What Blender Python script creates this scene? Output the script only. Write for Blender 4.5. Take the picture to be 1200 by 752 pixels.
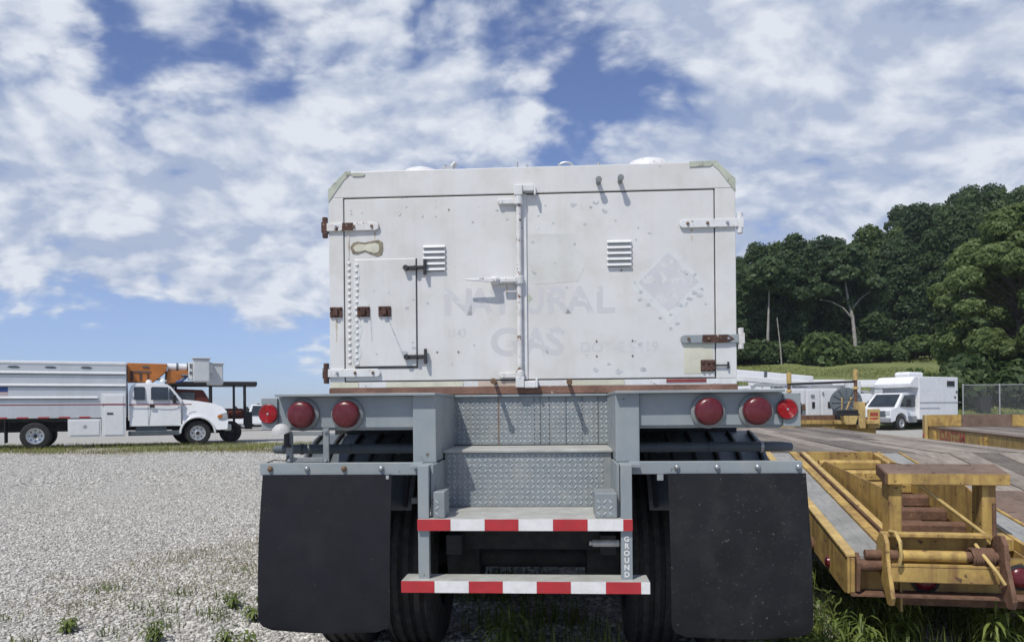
import bpy, bmesh, math, random
import numpy as np
from mathutils import Vector, Matrix
for o in list(bpy.data.objects): bpy.data.objects.remove(o, do_unlink=True)
scene = bpy.context.scene
col = scene.collection
R = math.radians
random.seed(7); rng = np.random.default_rng(11)

# ------------------------------------------------------------------ camera
cam_data = bpy.data.cameras.new("camera"); cam = bpy.data.objects.new("camera", cam_data); col.objects.link(cam)
cam.location = (0, 0, 1.36); cam.rotation_euler = (R(90), R(0.5), 0)
cam_data.sensor_width = 36; cam_data.lens = 27.0; cam_data.shift_y = 0.085
cam_data.clip_start = 0.05; cam_data.clip_end = 4000
scene.camera = cam

# ------------------------------------------------------------------ light, sky, exposure
SUN = Vector((-0.309, -0.445, 0.840)).normalized()          # direction towards the sun
sun_el = math.asin(SUN.z); sun_az = math.atan2(SUN.x, SUN.y)
sl = bpy.data.lights.new("sun", 'SUN'); sl.energy = 3.8; sl.angle = R(0.6); sl.color = (1.0, 0.955, 0.88)
so = bpy.data.objects.new("sun", sl); col.objects.link(so); so.rotation_euler = SUN.to_track_quat('Z', 'Y').to_euler(); so.location = (-8, -12, 20)
scene.view_settings.view_transform = 'Standard'; scene.view_settings.look = 'None'
scene.view_settings.exposure = 0.0; scene.view_settings.gamma = 1.0; scene.view_settings.use_curve_mapping = False
scene.cycles.max_bounces = 6; scene.cycles.transparent_max_bounces = 8

class G:
    """small wrapper round a node tree"""
    def __init__(s, nt): s.nt = nt; s.n = nt.nodes; s.l = nt.links
    def node(s, t, **kw):
        nd = s.n.new(t)
        for k, v in kw.items():
            if k == 'ins':
                for a, b in v.items():
                    if isinstance(b, bpy.types.NodeSocket): s.l.new(b, nd.inputs[a])
                    else: nd.inputs[a].default_value = b
            else: setattr(nd, k, v)
        return nd
    def math(s, op, a, b=0.0, c=None, clamp=False):
        d = {0: a, 1: b}
        if c is not None: d[2] = c
        return s.node('ShaderNodeMath', operation=op, use_clamp=clamp, ins=d).outputs[0]
    def vmath(s, op, a, b=(0, 0, 0)):
        nd = s.node('ShaderNodeVectorMath', operation=op, ins={0: a, 1: b})
        return nd.outputs['Value'] if op in ('DOT_PRODUCT', 'LENGTH') else nd.outputs[0]
    def noise(s, vec, scale, detail=4, rough=.55, out=0, dist=0.0):
        return s.node('ShaderNodeTexNoise', ins={'Vector': vec, 'Scale': scale, 'Detail': detail, 'Roughness': rough, 'Distortion': dist}).outputs[out]
    def ramp(s, v, lo, hi, a=0.0, b=1.0):
        return s.node('ShaderNodeMapRange', interpolation_type='SMOOTHSTEP', ins={0: v, 1: lo, 2: hi, 3: a, 4: b}).outputs[0]
    def mix(s, f, a, b, mode='MIX'):
        nd = s.n.new('ShaderNodeMix'); nd.data_type = 'RGBA'; nd.blend_type = mode
        for sock, v in ((nd.inputs[0], f), (nd.inputs[6], a), (nd.inputs[7], b)):
            if isinstance(v, bpy.types.NodeSocket): s.l.new(v, sock)
            elif isinstance(v, (int, float)): sock.default_value = v
            else: sock.default_value = tuple(v[:3]) + (1,)
        return nd.outputs[2]
    def sep(s, v):
        nd = s.node('ShaderNodeSeparateXYZ', ins={0: v}); return nd.outputs
    def comb(s, x, y, z): return s.node('ShaderNodeCombineXYZ', ins={0: x, 1: y, 2: z}).outputs[0]

world = bpy.data.worlds.new("World"); scene.world = world; world.use_nodes = True
wt = world.node_tree; wt.nodes.clear(); w = G(wt)
sky = w.node('ShaderNodeTexSky', sky_type='NISHITA', sun_disc=False, sun_elevation=sun_el, sun_rotation=sun_az, altitude=200, air_density=1.0, dust_density=0.0, ozone_density=2.5)
tc = w.node('ShaderNodeTexCoord').outputs['Generated']
dv = w.vmath('NORMALIZE', tc)
dx, dy, dz = w.sep(dv)[:3]
zz = w.math('ADD', w.math('MAXIMUM', dz, 0.0), 0.40)
plane = w.comb(w.math('DIVIDE', dx, zz), w.math('DIVIDE', dy, zz), 0.0)      # clouds lie in a flat layer overhead
warp = w.noise(plane, 1.1, 3, .5, out=1)
pw = w.vmath('ADD', plane, w.node('ShaderNodeVectorMath', operation='SCALE', ins={0: w.vmath('SUBTRACT', warp, (.5, .5, .5)), 'Scale': 0.40}).outputs[0])
n_big = w.noise(w.vmath('ADD', pw, (3.7, 1.9, 0)), 1.15, 3, .5)
n_mid = w.noise(w.vmath('ADD', pw, (8.1, 4.4, 2)), 5.2, 7, .50)
n_fin = w.noise(w.vmath('ADD', pw, (2.3, 7.7, 5)), 15.0, 6, .52)
puff = w.node('ShaderNodeTexVoronoi', ins={'Vector': w.vmath('ADD', pw, w.node('ShaderNodeVectorMath', operation='SCALE', ins={0: w.noise(plane, 22.0, 2, .55, out=1), 'Scale': .07}).outputs[0]), 'Scale': 9.5}).outputs['Distance']
puff = w.math('SUBTRACT', 1.0, w.math('MULTIPLY', puff, 1.0))
dens = w.math('ADD', w.math('ADD', w.math('MULTIPLY', n_big, .40), w.math('MULTIPLY', n_mid, .72)), w.math('ADD', w.math('MULTIPLY', n_fin, .34), w.math('MULTIPLY', puff, .30)))
# broad cloud banks and clear gaps of that day's sky: (u, v, sharpness, amount) with u, v = tangents from straight ahead
CLOUDS = [(-.55, .25, 70, .17), (-.40, .28, 90, .15), (-.25, .31, 90, .16), (-.08, .37, 160, .17), (.42, .30, 22, .13), (.62, .36, 60, .04), (.33, .42, 120, .08), (.22, .49, 90, .13), (-.66, .30, 60, .12), (.60, .42, 40, .10), (-.42, .49, 700, .10), (-.30, .21, 120, .08), (.16, .52, 200, .06), (.03, .40, 900, .10),
          (-.48, .425, 260, -.21), (-.33, .45, 300, -.19), (-.58, .47, 300, -.12), (.10, .415, 450, -.22), (.185, .41, 450, -.20), (.03, .36, 900, -.10), (-.62, .09, 90, -.26), (-.42, .05, 90, -.24), (-.25, .03, 60, -.12), (-.30, .16, 300, .10), (-.60, .20, 200, .08), (.03, .47, 600, -.10), (.42, .12, 60, -.04)]
bias = w.math('ADD', 0.0, 0.0)
for (u, v, k, amt) in CLOUDS:
    c = Vector((u, 1, v)).normalized()
    dt = w.vmath('DOT_PRODUCT', dv, tuple(c))
    e = w.math('EXPONENT', w.math('MULTIPLY', w.math('SUBTRACT', dt, 1.0), float(k)))
    bias = w.math('ADD', bias, w.math('MULTIPLY', e, amt * 1.1))
dens = w.math('ADD', dens, bias)
veil = w.math('MULTIPLY', w.ramp(w.math('ADD', w.math('ADD', w.math('MULTIPLY', n_big, .5), w.math('MULTIPLY', n_mid, .55)), bias), .58, .92), .38)
cov = w.math('MAXIMUM', w.ramp(dens, .80, 1.035), veil)
# shading inside the cloud layer: thick parts bright towards the sun, greyer away from it
n_sh = w.noise(w.vmath('ADD', pw, (8.1 + .05, 4.4 + .09, 2)), 5.2, 7, .50)
n_f2 = w.noise(w.vmath('ADD', pw, (2.3 + .02, 7.7 + .04, 5)), 15.0, 6, .52)
lit = w.math('ADD', w.math('MULTIPLY', w.math('SUBTRACT', n_mid, n_sh), 1.5), w.math('MULTIPLY', w.math('SUBTRACT', n_fin, n_f2), 1.1))
tone = w.math('ADD', w.math('ADD', w.math('MULTIPLY', w.math('SUBTRACT', n_mid, .5), 1.7), w.math('MULTIPLY', w.math('SUBTRACT', n_fin, .5), 1.8)), w.math('ADD', w.math('ADD', lit, .40), w.math('MULTIPLY', w.math('SUBTRACT', puff, .5), .75)), clamp=True)
c_lo, c_hi = (4.6, 5.35, 7.0), (8.3, 8.7, 9.4)
ccol = w.mix(tone, c_lo, c_hi)
skyc = w.mix(1.0, sky.outputs[0], (1.10, 1.04, 1.25), 'MULTIPLY')
skyc = w.mix(1.0, skyc, w.mix(w.ramp(dz, 0.0, .17), (.60, .77, 1.02), (1, 1, 1)), 'MULTIPLY')      # clear humid-blue horizon, all round
full = w.mix(w.math('MULTIPLY', cov, .95), skyc, ccol)
bg = w.node('ShaderNodeBackground', ins={'Color': full, 'Strength': 0.095})
w.l.new(bg.outputs[0], w.node('ShaderNodeOutputWorld').inputs[0])

# ------------------------------------------------------------------ materials
def mat(name, base, rough=.6, metal=0.0, var=.10, scale=5.0, streak=0.0, streak_scale=(9, 9, .5), streak_col=None,
        chip=None, chip2=None, bump=0.0, bump_scale=60.0, spec=.4, island=0.0, objrand=0.0, alpha=None, coat=0.0, dust=None, trans=0.0, edge=None):
    m = bpy.data.materials.new(name); m.use_nodes = True; nt = m.node_tree; nt.nodes.clear(); g = G(nt)
    co = g.node('ShaderNodeTexCoord').outputs['Object']
    if objrand or island:
        oi = g.node('ShaderNodeObjectInfo')
        off = g.node('ShaderNodeVectorMath', operation='SCALE', ins={0: g.comb(oi.outputs['Random'], oi.outputs['Random'], oi.outputs['Random']), 'Scale': 37.0 if objrand else 0.0}).outputs[0]
        co = g.vmath('ADD', co, off)
    b = Vector(base)
    c = g.mix(g.ramp(g.noise(co, scale, 5, .6), .3, .7), b * (1 - var), b * (1 + var))
    rg = None
    if streak:
        sv = g.vmath('MULTIPLY', co, streak_scale)
        sm = g.math('MULTIPLY', g.ramp(g.noise(sv, 1.0, 6, .62), .45, .72), streak)
        c = g.mix(sm, c, streak_col or tuple(b * .45))
    if dust:                                                    # (colour, amount): settled dirt
        c = g.mix(g.math('MULTIPLY', g.ramp(g.noise(co, scale * 2.3, 8, .7), .42, .72), dust[1]), c, dust[0])
    for ch in (chip, chip2):
        if ch:                                                  # (colour, threshold, scale)
            cm = g.ramp(g.noise(co, ch[2], 7, .66), ch[1], ch[1] + .025)
            c = g.mix(cm, c, ch[0])
    if edge:                                                    # (colour, radius, amount): paint worn off along edges
        nb = g.node('ShaderNodeBevel', samples=4, ins={'Radius': edge[1]}).outputs[0]; nn = g.node('ShaderNodeNewGeometry').outputs['Normal']
        ew = g.math('SUBTRACT', 1.0, g.vmath('DOT_PRODUCT', nb, nn))
        ew = g.ramp(g.math('ADD', ew, g.math('MULTIPLY', g.math('SUBTRACT', g.noise(co, 26.0, 6, .65), .5), .35)), .06, .16)
        c = g.mix(g.math('MULTIPLY', ew, edge[2]), c, edge[0])
    if island:
        gi = g.node('ShaderNodeNewGeometry').outputs['Random Per Island']
        c = g.mix(1.0, c, g.mix(gi, (1 - island,) * 3, (1 + island,) * 3), 'MULTIPLY')
    if objrand:
        c = g.mix(1.0, c, g.mix(oi.outputs['Random'], (1 - objrand,) * 3, (1 + objrand,) * 3), 'MULTIPLY')
    p = g.node('ShaderNodeBsdfPrincipled')
    g.l.new(c, p.inputs['Base Color'])
    p.inputs['Roughness'].default_value = rough; p.inputs['Metallic'].default_value = metal
    p.inputs['Specular IOR Level'].default_value = spec; p.inputs['Coat Weight'].default_value = coat
    if coat: p.inputs['Coat Roughness'].default_value = .08
    if trans: p.inputs['Transmission Weight'].default_value = trans
    rn = g.ramp(g.noise(co, scale * 3, 5, .6), .3, .7, max(rough - .08, .02), min(rough + .1, 1))
    g.l.new(rn, p.inputs['Roughness'])
    if bump:
        bn = g.node('ShaderNodeBump', ins={'Strength': bump, 'Distance': .01, 'Height': g.noise(co, bump_scale, 6, .6)})
        g.l.new(bn.outputs[0], p.inputs['Normal'])
    out = g.node('ShaderNodeOutputMaterial')
    g.l.new(p.outputs[0], out.inputs[0])
    m['p'] = p.name
    return m
M = {}
M['white'] = mat('container_white', (.635, .637, .625), .42, var=.05, scale=2.0, streak=.30, streak_scale=(7, 7, .5), streak_col=(.47, .455, .40), dust=((.50, .485, .41), .40),
                 chip=((.36, .37, .37), .675, 15.0), bump=.12, bump_scale=9)
M['white_trim'] = mat('trim_white', (.66, .67, .67), .45, var=.06, scale=9, chip=((.20, .17, .15), .63, 34.0), dust=((.5, .48, .42), .35))
M['white_rust'] = mat('trim_white_rusting', (.66, .66, .65), .55, var=.08, scale=9, chip=((.16, .08, .05), .57, 26.0), dust=((.35, .25, .18), .4))
M['rust_dark'] = mat('rust_dark', (.085, .045, .034), .85, var=.35, scale=18, chip=((.40, .38, .36), .61, 34.0), bump=.5, bump_scale=90)
M['rust_rail'] = mat('rusty_rail', (.20, .115, .085), .85, var=.3, scale=7, chip=((.45, .42, .38), .66, 14.0), bump=.4)
M['black_latch'] = mat('latch_black', (.035, .035, .038), .5, var=.2, chip=((.3, .3, .3), .70, 50.0))
M['ghost'] = mat('ghost_print', (.56, .565, .573), .45, var=.03, scale=6, chip=((.625, .628, .615), .55, 12.0), dust=((.50, .485, .41), .4))
M['ghost2'] = mat('ghost_placard', (.56, .562, .575), .5, var=.05, scale=9, chip=((.625, .628, .615), .54, 20.0), chip2=((.40, .43, .42), .63, 30.0))
M['peel'] = mat('peeled_paint', (.62, .635, .625), .55, var=.04, scale=10, chip=((.42, .45, .45), .575, 26.0))
M['pale_green'] = mat('primer_pale_green', (.41, .44, .36), .6, var=.15, scale=9, chip=((.22, .22, .19), .57, 22.0))
M['hood'] = mat('lamp_hood_dull', (.46, .46, .45), .6, var=.12, scale=30, chip=((.2, .18, .16), .60, 60.0))
M['rust_run'] = mat('rust_run', (.50, .43, .34), .6, var=.15, scale=20, chip=((.60, .60, .58), .52, 30.0))
M['scar'] = mat('scar_primer', (.24, .21, .15), .75, var=.25, scale=30, chip=((.17, .15, .12), .56, 40.0), bump=.9, bump_scale=55)
M['cream'] = mat('strip_cream', (.58, .57, .46), .6, var=.12, scale=6, chip=((.25, .20, .15), .68, 25.0), dust=((.38, .33, .24), .35))
M['tan'] = mat('strip_tan', (.52, .43, .36), .6, var=.12, scale=6, chip=((.25, .16, .12), .68, 25.0))
M['maroon'] = mat('strip_maroon', (.22, .045, .045), .6, var=.2, scale=9, chip=((.5, .48, .45), .64, 16.0))
M['seam'] = mat('seam_and_shade_dark', (.05, .05, .055), .8)
M['grey'] = mat('grey_paint', (.25, .287, .305), .45, var=.06, scale=3, streak=.16, streak_scale=(8, 8, .8), dust=((.36, .35, .31), .38), chip=((.14, .12, .105), .66, 18.0), edge=((.36, .36, .34), .005, .45))
M['grey_step'] = mat('grey_tread_plate', (.235, .265, .278), .48, metal=.15, var=.08, scale=5, streak=.25, streak_scale=(26, 26, .9), streak_col=(.19, .17, .14), dust=((.42, .40, .35), .4))
M['lug'] = mat('tread_lug_worn', (.40, .44, .455), .42, metal=.25, var=.10, scale=5, streak=.3, streak_scale=(26, 26, .9), streak_col=(.25, .23, .19))
M['tread_top'] = mat('worn_step_top', (.40, .405, .385), .6, metal=.1, var=.14, scale=9, dust=((.30, .28, .23), .5), chip=((.22, .15, .10), .71, 24.0))
M['dark_grey'] = mat('dark_grey_paint', (.085, .105, .12), .5, var=.12, scale=6, dust=((.2, .19, .17), .2))
M['fender'] = mat('fender_grey', (.10, .12, .135), .5, var=.1, scale=5, dust=((.2, .2, .19), .3))
M['under'] = mat('underframe_black', (.028, .029, .031), .75, var=.25, scale=6, dust=((.10, .09, .08), .25))
M['flap'] = mat('flap_rubber', (.0125, .0135, .018), .7, var=.15, scale=3, dust=((.026, .026, .028), .4), chip=((.09, .09, .09), .68, 60.0), spec=.2)
M['flap_spot'] = mat('flap_rubber_spotted', (.0125, .0135, .016), .68, var=.16, scale=3, dust=((.036, .036, .038), .45), chip=((.26, .26, .26), .675, 75.0), chip2=((.09, .09, .09), .65, 55.0), spec=.2)
M['rubber'] = mat('tyre_rubber', (.022, .022, .023), .8, var=.2, scale=8, dust=((.09, .085, .075), .35))
M['tape_red'] = mat('tape_red', (.42, .022, .03), .35, var=.08, scale=14, spec=.6, dust=((.25, .05, .05), .3))
M['tape_white'] = mat('tape_white', (.72, .72, .71), .35, var=.05, scale=14, spec=.6, dust=((.5, .49, .46), .4))
M['lens'] = mat('lens_red_dusty', (.10, .009, .014), .28, var=.12, scale=12, spec=.5, dust=((.17, .05, .055), .4))
M['reflector'] = mat('reflector_red', (.33, .008, .013), .22, var=.08, scale=30, spec=.7, coat=.5)
M['lamp_ring'] = mat('lamp_ring_grey', (.20, .22, .225), .5, var=.12, scale=20, dust=((.27, .26, .23), .4))
M['bolt'] = mat('bolt_steel', (.33, .35, .36), .4, metal=.6, var=.2, scale=40)
M['bolt_rust'] = mat('bolt_rusty', (.16, .10, .06), .7, var=.3, scale=60)
M['galv'] = mat('galvanised', (.48, .49, .49), .45, metal=.5, var=.12, scale=20)
M['red_under'] = mat('oxide_red', (.14, .025, .03), .7, var=.2)
M['letter_white'] = mat('letter_white', (.70, .70, .68), .5, var=.05)
M['yellow'] = mat('yellow_rusting', (.46, .315, .095), .65, var=.22, scale=3.5, streak=.75, streak_scale=(19, 19, 2.0), streak_col=(.17, .09, .04), dust=((.235, .145, .06), .85),
                  chip=((.11, .06, .035), .615, 19.0), bump=.2, bump_scale=40, edge=((.13, .07, .045), .014, .8))
M['yellow_pale'] = mat('yellow_faded', (.52, .38, .145), .65, var=.16, scale=5, streak=.4, streak_scale=(17, 17, 1.8), streak_col=(.25, .14, .06), dust=((.31, .21, .10), .55), chip=((.11, .055, .035), .63, 14.0), edge=((.15, .085, .05), .010, .7))
M['rust'] = mat('rust_brown', (.13, .07, .045), .85, var=.3, scale=9, dust=((.25, .15, .10), .5), chip=((.33, .23, .10), .69, 9.0), bump=.5, bump_scale=70)
M['rust_plate'] = mat('rust_plate', (.155, .105, .08), .85, var=.2, scale=3, dust=((.23, .175, .14), .6), chip=((.085, .055, .04), .60, 10.0), bump=.3, bump_scale=60)
M['glass'] = mat('window_glass', (.035, .042, .045), .06, var=.2, scale=1.2, spec=.8)
M['truck_white'] = mat('truck_white', (.74, .75, .76), .28, var=.03, scale=1.2, streak=.10, streak_scale=(2, 2, .25), dust=((.5, .49, .44), .15), coat=.3)
M['truck_silver'] = mat('chip_box_silver', (.56, .59, .62), .38, metal=.15, var=.04, scale=1.0, streak=.14, streak_scale=(2, 2, .2), dust=((.45, .43, .38), .2))
M['truck_grey'] = mat('lower_body_grey', (.30, .31, .32), .35, var=.05, metal=.3, dust=((.35, .33, .29), .35))
M['stripe_red'] = mat('stripe_red', (.24, .05, .065), .4, var=.1)
M['orange'] = mat('boom_orange', (.47, .165, .035), .45, var=.12, scale=3, dust=((.32, .12, .04), .5), chip=((.06, .04, .03), .66, 9.0))
M['plastic_grey'] = mat('bucket_fibreglass', (.58, .60, .61), .4, var=.05, dust=((.45, .44, .40), .2))
M['black'] = mat('black_paint', (.022, .022, .024), .5, var=.2)
M['chrome'] = mat('wheel_steel', (.60, .61, .62), .3, metal=.7, var=.08)
M['amber'] = mat('amber_lens', (.50, .16, .02), .2, var=.1, spec=.6)
M['red_machine'] = mat('machine_red', (.13, .03, .02), .5, var=.15)
M['blue'] = mat('flag_blue', (.03, .07, .22), .5, var=.05)
M['headlamp'] = mat('headlamp', (.60, .62, .64), .12, var=.1, metal=.4)

# ------------------------------------------------------------------ helpers
class MB:
    def __init__(s): s.v = []; s.f = []
    def add(s, vs, fs):
        o = len(s.v); s.v += [tuple(p) for p in vs]; s.f += [tuple(i + o for i in f) for f in fs]; return s
    def box(s, x0, x1, y0, y1, z0, z1):
        return s.add([(x0, y0, z0), (x1, y0, z0), (x1, y1, z0), (x0, y1, z0), (x0, y0, z1), (x1, y0, z1), (x1, y1, z1), (x0, y1, z1)],
                     [(0, 3, 2, 1), (4, 5, 6, 7), (0, 1, 5, 4), (1, 2, 6, 5), (2, 3, 7, 6), (3, 0, 4, 7)])
    def prism(s, pts, a0, a1, axis='y'):
        n = len(pts); vs = []
        for a in (a0, a1):
            for (p, q) in pts: vs.append({'y': (p, a, q), 'x': (a, p, q), 'z': (p, q, a)}[axis])
        fs = [tuple(range(n)), tuple(range(2 * n - 1, n - 1, -1))] + [(i, i + n, (i + 1) % n + n, (i + 1) % n) for i in range(n)]
        return s.add(vs, fs)
    def cyl(s, a, b, r, n=12, r2=None, caps=True):
        a = Vector(a); b = Vector(b); d = (b - a).normalized(); r2 = r if r2 is None else r2
        t = Vector((0, 0, 1)) if abs(d.z) < .9 else Vector((1, 0, 0)); e1 = d.cross(t).normalized(); e2 = d.cross(e1)
        vs = []
        for (c, rr) in ((a, r), (b, r2)):
            for i in range(n):
                an = 2 * math.pi * i / n; vs.append(c + e1 * math.cos(an) * rr + e2 * math.sin(an) * rr)
        fs = [(i, (i + 1) % n, (i + 1) % n + n, i + n) for i in range(n)]
        if caps: fs += [tuple(range(n - 1, -1, -1)), tuple(range(n, 2 * n))]
        return s.add(vs, fs)
    def lathe(s, prof, o, axis, n=24, a0=0.0, a1=2 * math.pi):
        o = Vector(o); d = Vector(axis).normalized(); t = Vector((0, 0, 1)) if abs(d.z) < .9 else Vector((1, 0, 0)); e1 = d.cross(t).normalized(); e2 = d.cross(e1)
        full = abs(a1 - a0 - 2 * math.pi) < 1e-6; k = n if full else n + 1; vs = []
        for (r, h) in prof:
            for i in range(k):
                an = a0 + (a1 - a0) * i / n; vs.append(o + d * h + (e1 * math.cos(an) + e2 * math.sin(an)) * max(r, 1e-4))
        fs = []
        for j in range(len(prof) - 1):
            for i in range(n if full else n):
                i2 = (i + 1) % k if full else i + 1
                fs.append((j * k + i, j * k + i2, (j + 1) * k + i2, (j + 1) * k + i))
        return s.add(vs, fs)
    def tube(s, path, r, n=8):
        P = [Vector(p) for p in path]; vs = []; m = len(P)
        for i, p in enumerate(P):
            d = (P[min(i + 1, m - 1)] - P[max(i - 1, 0)]).normalized(); t = Vector((0, 0, 1)) if abs(d.z) < .9 else Vector((1, 0, 0))
            e1 = d.cross(t).normalized(); e2 = d.cross(e1)
            rr = r[i] if isinstance(r, (list, tuple)) else r
            vs += [p + (e1 * math.cos(2 * math.pi * k / n) + e2 * math.sin(2 * math.pi * k / n)) * rr for k in range(n)]
        fs = [(i * n + k, i * n + (k + 1) % n, (i + 1) * n + (k + 1) % n, (i + 1) * n + k) for i in range(m - 1) for k in range(n)]
        fs += [tuple(range(n - 1, -1, -1)), tuple(range((m - 1) * n, m * n))]
        return s.add(vs, fs)
    def build(s, name, m, parent=None, bevel=0.0, smooth=None, loc=None, rot=None, seg=2, recalc=True):
        me = bpy.data.meshes.new(name); me.from_pydata(s.v, [], s.f)
        if recalc:
            bm = bmesh.new(); bm.from_mesh(me); bmesh.ops.recalc_face_normals(bm, faces=bm.faces); bm.to_mesh(me); bm.free()
        me.materials.append(m if not isinstance(m, str) else M[m])
        if smooth: me.shade_smooth(); me.set_sharp_from_angle(angle=R(smooth))
        return link(name, me, parent, bevel, loc, rot, seg)
def link(name, me, parent=None, bevel=0.0, loc=None, rot=None, seg=2):
    o = bpy.data.objects.new(name, me); col.objects.link(o)
    if parent: o.parent = parent
    if loc: o.location = loc
    if rot: o.rotation_euler = rot
    if bevel:
        b = o.modifiers.new('bevel', 'BEVEL'); b.width = bevel; b.segments = seg; b.limit_method = 'ANGLE'; b.angle_limit = R(40)
    return o
def BX(name, m, parent, x0, x1, y0, y1, z0, z1, bevel=0.0):
    return MB().box(x0, x1, y0, y1, z0, z1).build(name, m, parent, bevel)
def tag(o, label=None, cat=None, group=None, kind=None):
    if label: o['label'] = label
    if cat: o['category'] = cat
    if group: o['group'] = group
    if kind: o['kind'] = kind
    return o
def empty(name, loc=(0, 0, 0), rz=0.0, label=None, cat=None, group=None):
    o = bpy.data.objects.new(name, None); col.objects.link(o); o.location = loc; o.rotation_euler = (0, 0, rz); o.empty_display_size = .2
    return tag(o, label, cat, group)
def copy_tree(o, parent=None):
    c = o.copy(); col.objects.link(c); c.parent = parent
    for ch in list(o.children): copy_tree(ch, c)
    return c
def dup(o, parent, loc=None, rot=None):
    c = o.copy(); col.objects.link(c); c.parent = parent
    if loc is not None: c.location = loc
    if rot is not None: c.rotation_euler = rot
    return c
def text(name, s, size, m, parent, loc, rot=(R(90), 0, 0), sx=1.0, depth=.0008, bold=0.0, spacing=1.0, align='LEFT', shear=0.0):
    cu = bpy.data.curves.new(name, 'FONT'); cu.body = s; cu.size = size; cu.extrude = depth; cu.offset = bold; cu.space_character = spacing; cu.align_x = align; cu.shear = shear; cu.resolution_u = 4
    t = bpy.data.objects.new(name, cu); col.objects.link(t)
    dg = bpy.context.evaluated_depsgraph_get(); me = bpy.data.meshes.new_from_object(t.evaluated_get(dg))
    bpy.data.objects.remove(t, do_unlink=True); bpy.data.curves.remove(cu)
    me.materials.clear(); me.materials.append(M[m])
    o = link(name, me, parent, loc=loc, rot=rot); o.scale = (sx, 1, 1)
    return o
def np_mesh(name, V, Fq, m, parent=None, smooth=False):
    """V (n,3) float, Fq (k,c) int array of equal-size faces"""
    me = bpy.data.meshes.new(name); k, c = Fq.shape
    me.vertices.add(len(V)); me.vertices.foreach_set('co', np.ascontiguousarray(V, dtype=np.float32).ravel())
    me.loops.add(k * c); me.loops.foreach_set('vertex_index', np.ascontiguousarray(Fq, dtype=np.int32).ravel())
    me.polygons.add(k); me.polygons.foreach_set('loop_start', np.arange(0, k * c, c, dtype=np.int32)); me.polygons.foreach_set('loop_total', np.full(k, c, dtype=np.int32))
    me.update(calc_edges=True); me.materials.append(M[m] if isinstance(m, str) else m)
    if smooth: me.shade_smooth()
    return link(name, me, parent)

# ------------------------------------------------------------------ ground
def hill_z(X, Y):
    X = np.asarray(X, float); Y = np.asarray(Y, float)
    h = np.interp(Y, [40, 47, 60, 85, 100, 140, 230], [-.35, .7, 3.0, 5.8, 7.6, 15.5, 24])
    u = X / np.maximum(Y, 1.0); f = np.clip((u - .10) / .17, 0, 1); f = f * f * (3 - 2 * f)
    g = 1 + np.clip(u - .40, 0, .6) * .9
    return h * f * g - .35 * (1 - f)
def ground_mat():
    m = bpy.data.materials.new('gravel_lot'); m.use_nodes = True; nt = m.node_tree; nt.nodes.clear(); g = G(nt)
    co = g.node('ShaderNodeTexCoord').outputs['Object']
    vo = g.node('ShaderNodeTexVoronoi', ins={'Vector': co, 'Scale': 30.0}); v2 = g.node('ShaderNodeTexVoronoi', ins={'Vector': co, 'Scale': 13.0})
    cell = g.sep(vo.outputs['Color'])[0]; cell2 = g.sep(v2.outputs['Color'])[1]
    c = g.mix(cell, (.33, .32, .29), (.56, .545, .51)); c = g.mix(g.math('MULTIPLY', cell2, .45), c, (.48, .475, .455))
    c = g.mix(g.math('MULTIPLY', g.ramp(vo.outputs['Distance'], .45, .8), .55), c, (.22, .21, .185))
    big = g.noise(co, .22, 4, .6); c = g.mix(g.math('MULTIPLY', g.ramp(big, .45, .7), .3), c, (.38, .35, .29))
    x, y, z = g.sep(co)[:3]
    wob = g.math('MULTIPLY', g.math('SUBTRACT', g.noise(co, .35, 5, .7), .5), 9.0)
    yy = g.math('ADD', y, wob)
    band = g.math('MULTIPLY', g.ramp(yy, 23.0, 26.5), g.math('SUBTRACT', 1.0, g.ramp(yy, 30.5, 33.0)))
    band = g.math('MULTIPLY', band, g.ramp(g.noise(co, 2.2, 5, .7), .36, .56))
    c = g.mix(g.math('MULTIPLY', band, .85), c, g.mix(g.noise(co, 5.0, 4, .6), (.14, .155, .06), (.30, .28, .15)))
    # dried weeds by the tanker
    q = g.math('SUBTRACT', 1.0, g.ramp(g.vmath('LENGTH', g.vmath('MULTIPLY', g.vmath('SUBTRACT', co, (-2.6, 6.6, 0)), (1.0, .55, 0))), .4, 1.5))
    c = g.mix(g.math('MULTIPLY', g.math('MULTIPLY', q, g.ramp(g.noise(co, 9, 5, .7), .42, .62)), .6), c, (.28, .22, .12))
    p = g.node('ShaderNodeBsdfPrincipled', ins={'Base Color': c, 'Roughness': .9, 'Specular IOR Level': .2})
    bn = g.node('ShaderNodeBump', ins={'Strength': .9, 'Distance': .03, 'Height': g.math('SUBTRACT', 1.0, vo.outputs['Distance'])})
    g.l.new(bn.outputs[0], p.inputs['Normal'])
    g.l.new(p.outputs[0], g.node('ShaderNodeOutputMaterial').inputs[0])
    return m
M['ground'] = ground_mat()
M['meadow'] = mat('meadow', (.125, .15, .045), .9, var=.3, scale=.25, dust=((.19, .19, .075), .6))
M['gravel'] = mat('limestone_gravel', (.45, .437, .40), .85, var=.12, scale=6, island=.45, spec=.2)
ys = np.concatenate([np.linspace(-60, 60, 13), np.array([100, 200, 500, 1200, 3000.])])
xs = np.concatenate([-ys[::-1][:5], np.linspace(-60, 60, 13), ys[-5:]])
gx, gy = np.meshgrid(xs, ys); V = np.stack([gx.ravel(), gy.ravel(), np.zeros(gx.size)], 1)
nx, ny = len(xs), len(ys); ii = (np.arange(ny - 1)[:, None] * nx + np.arange(nx - 1)[None]).ravel()
gr = np_mesh('ground', V, np.stack([ii, ii + 1, ii + nx + 1, ii + nx], 1), 'ground'); tag(gr, kind='structure')
us = np.linspace(.08, 1.6, 70); dd = np.linspace(38, 260, 90)
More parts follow.
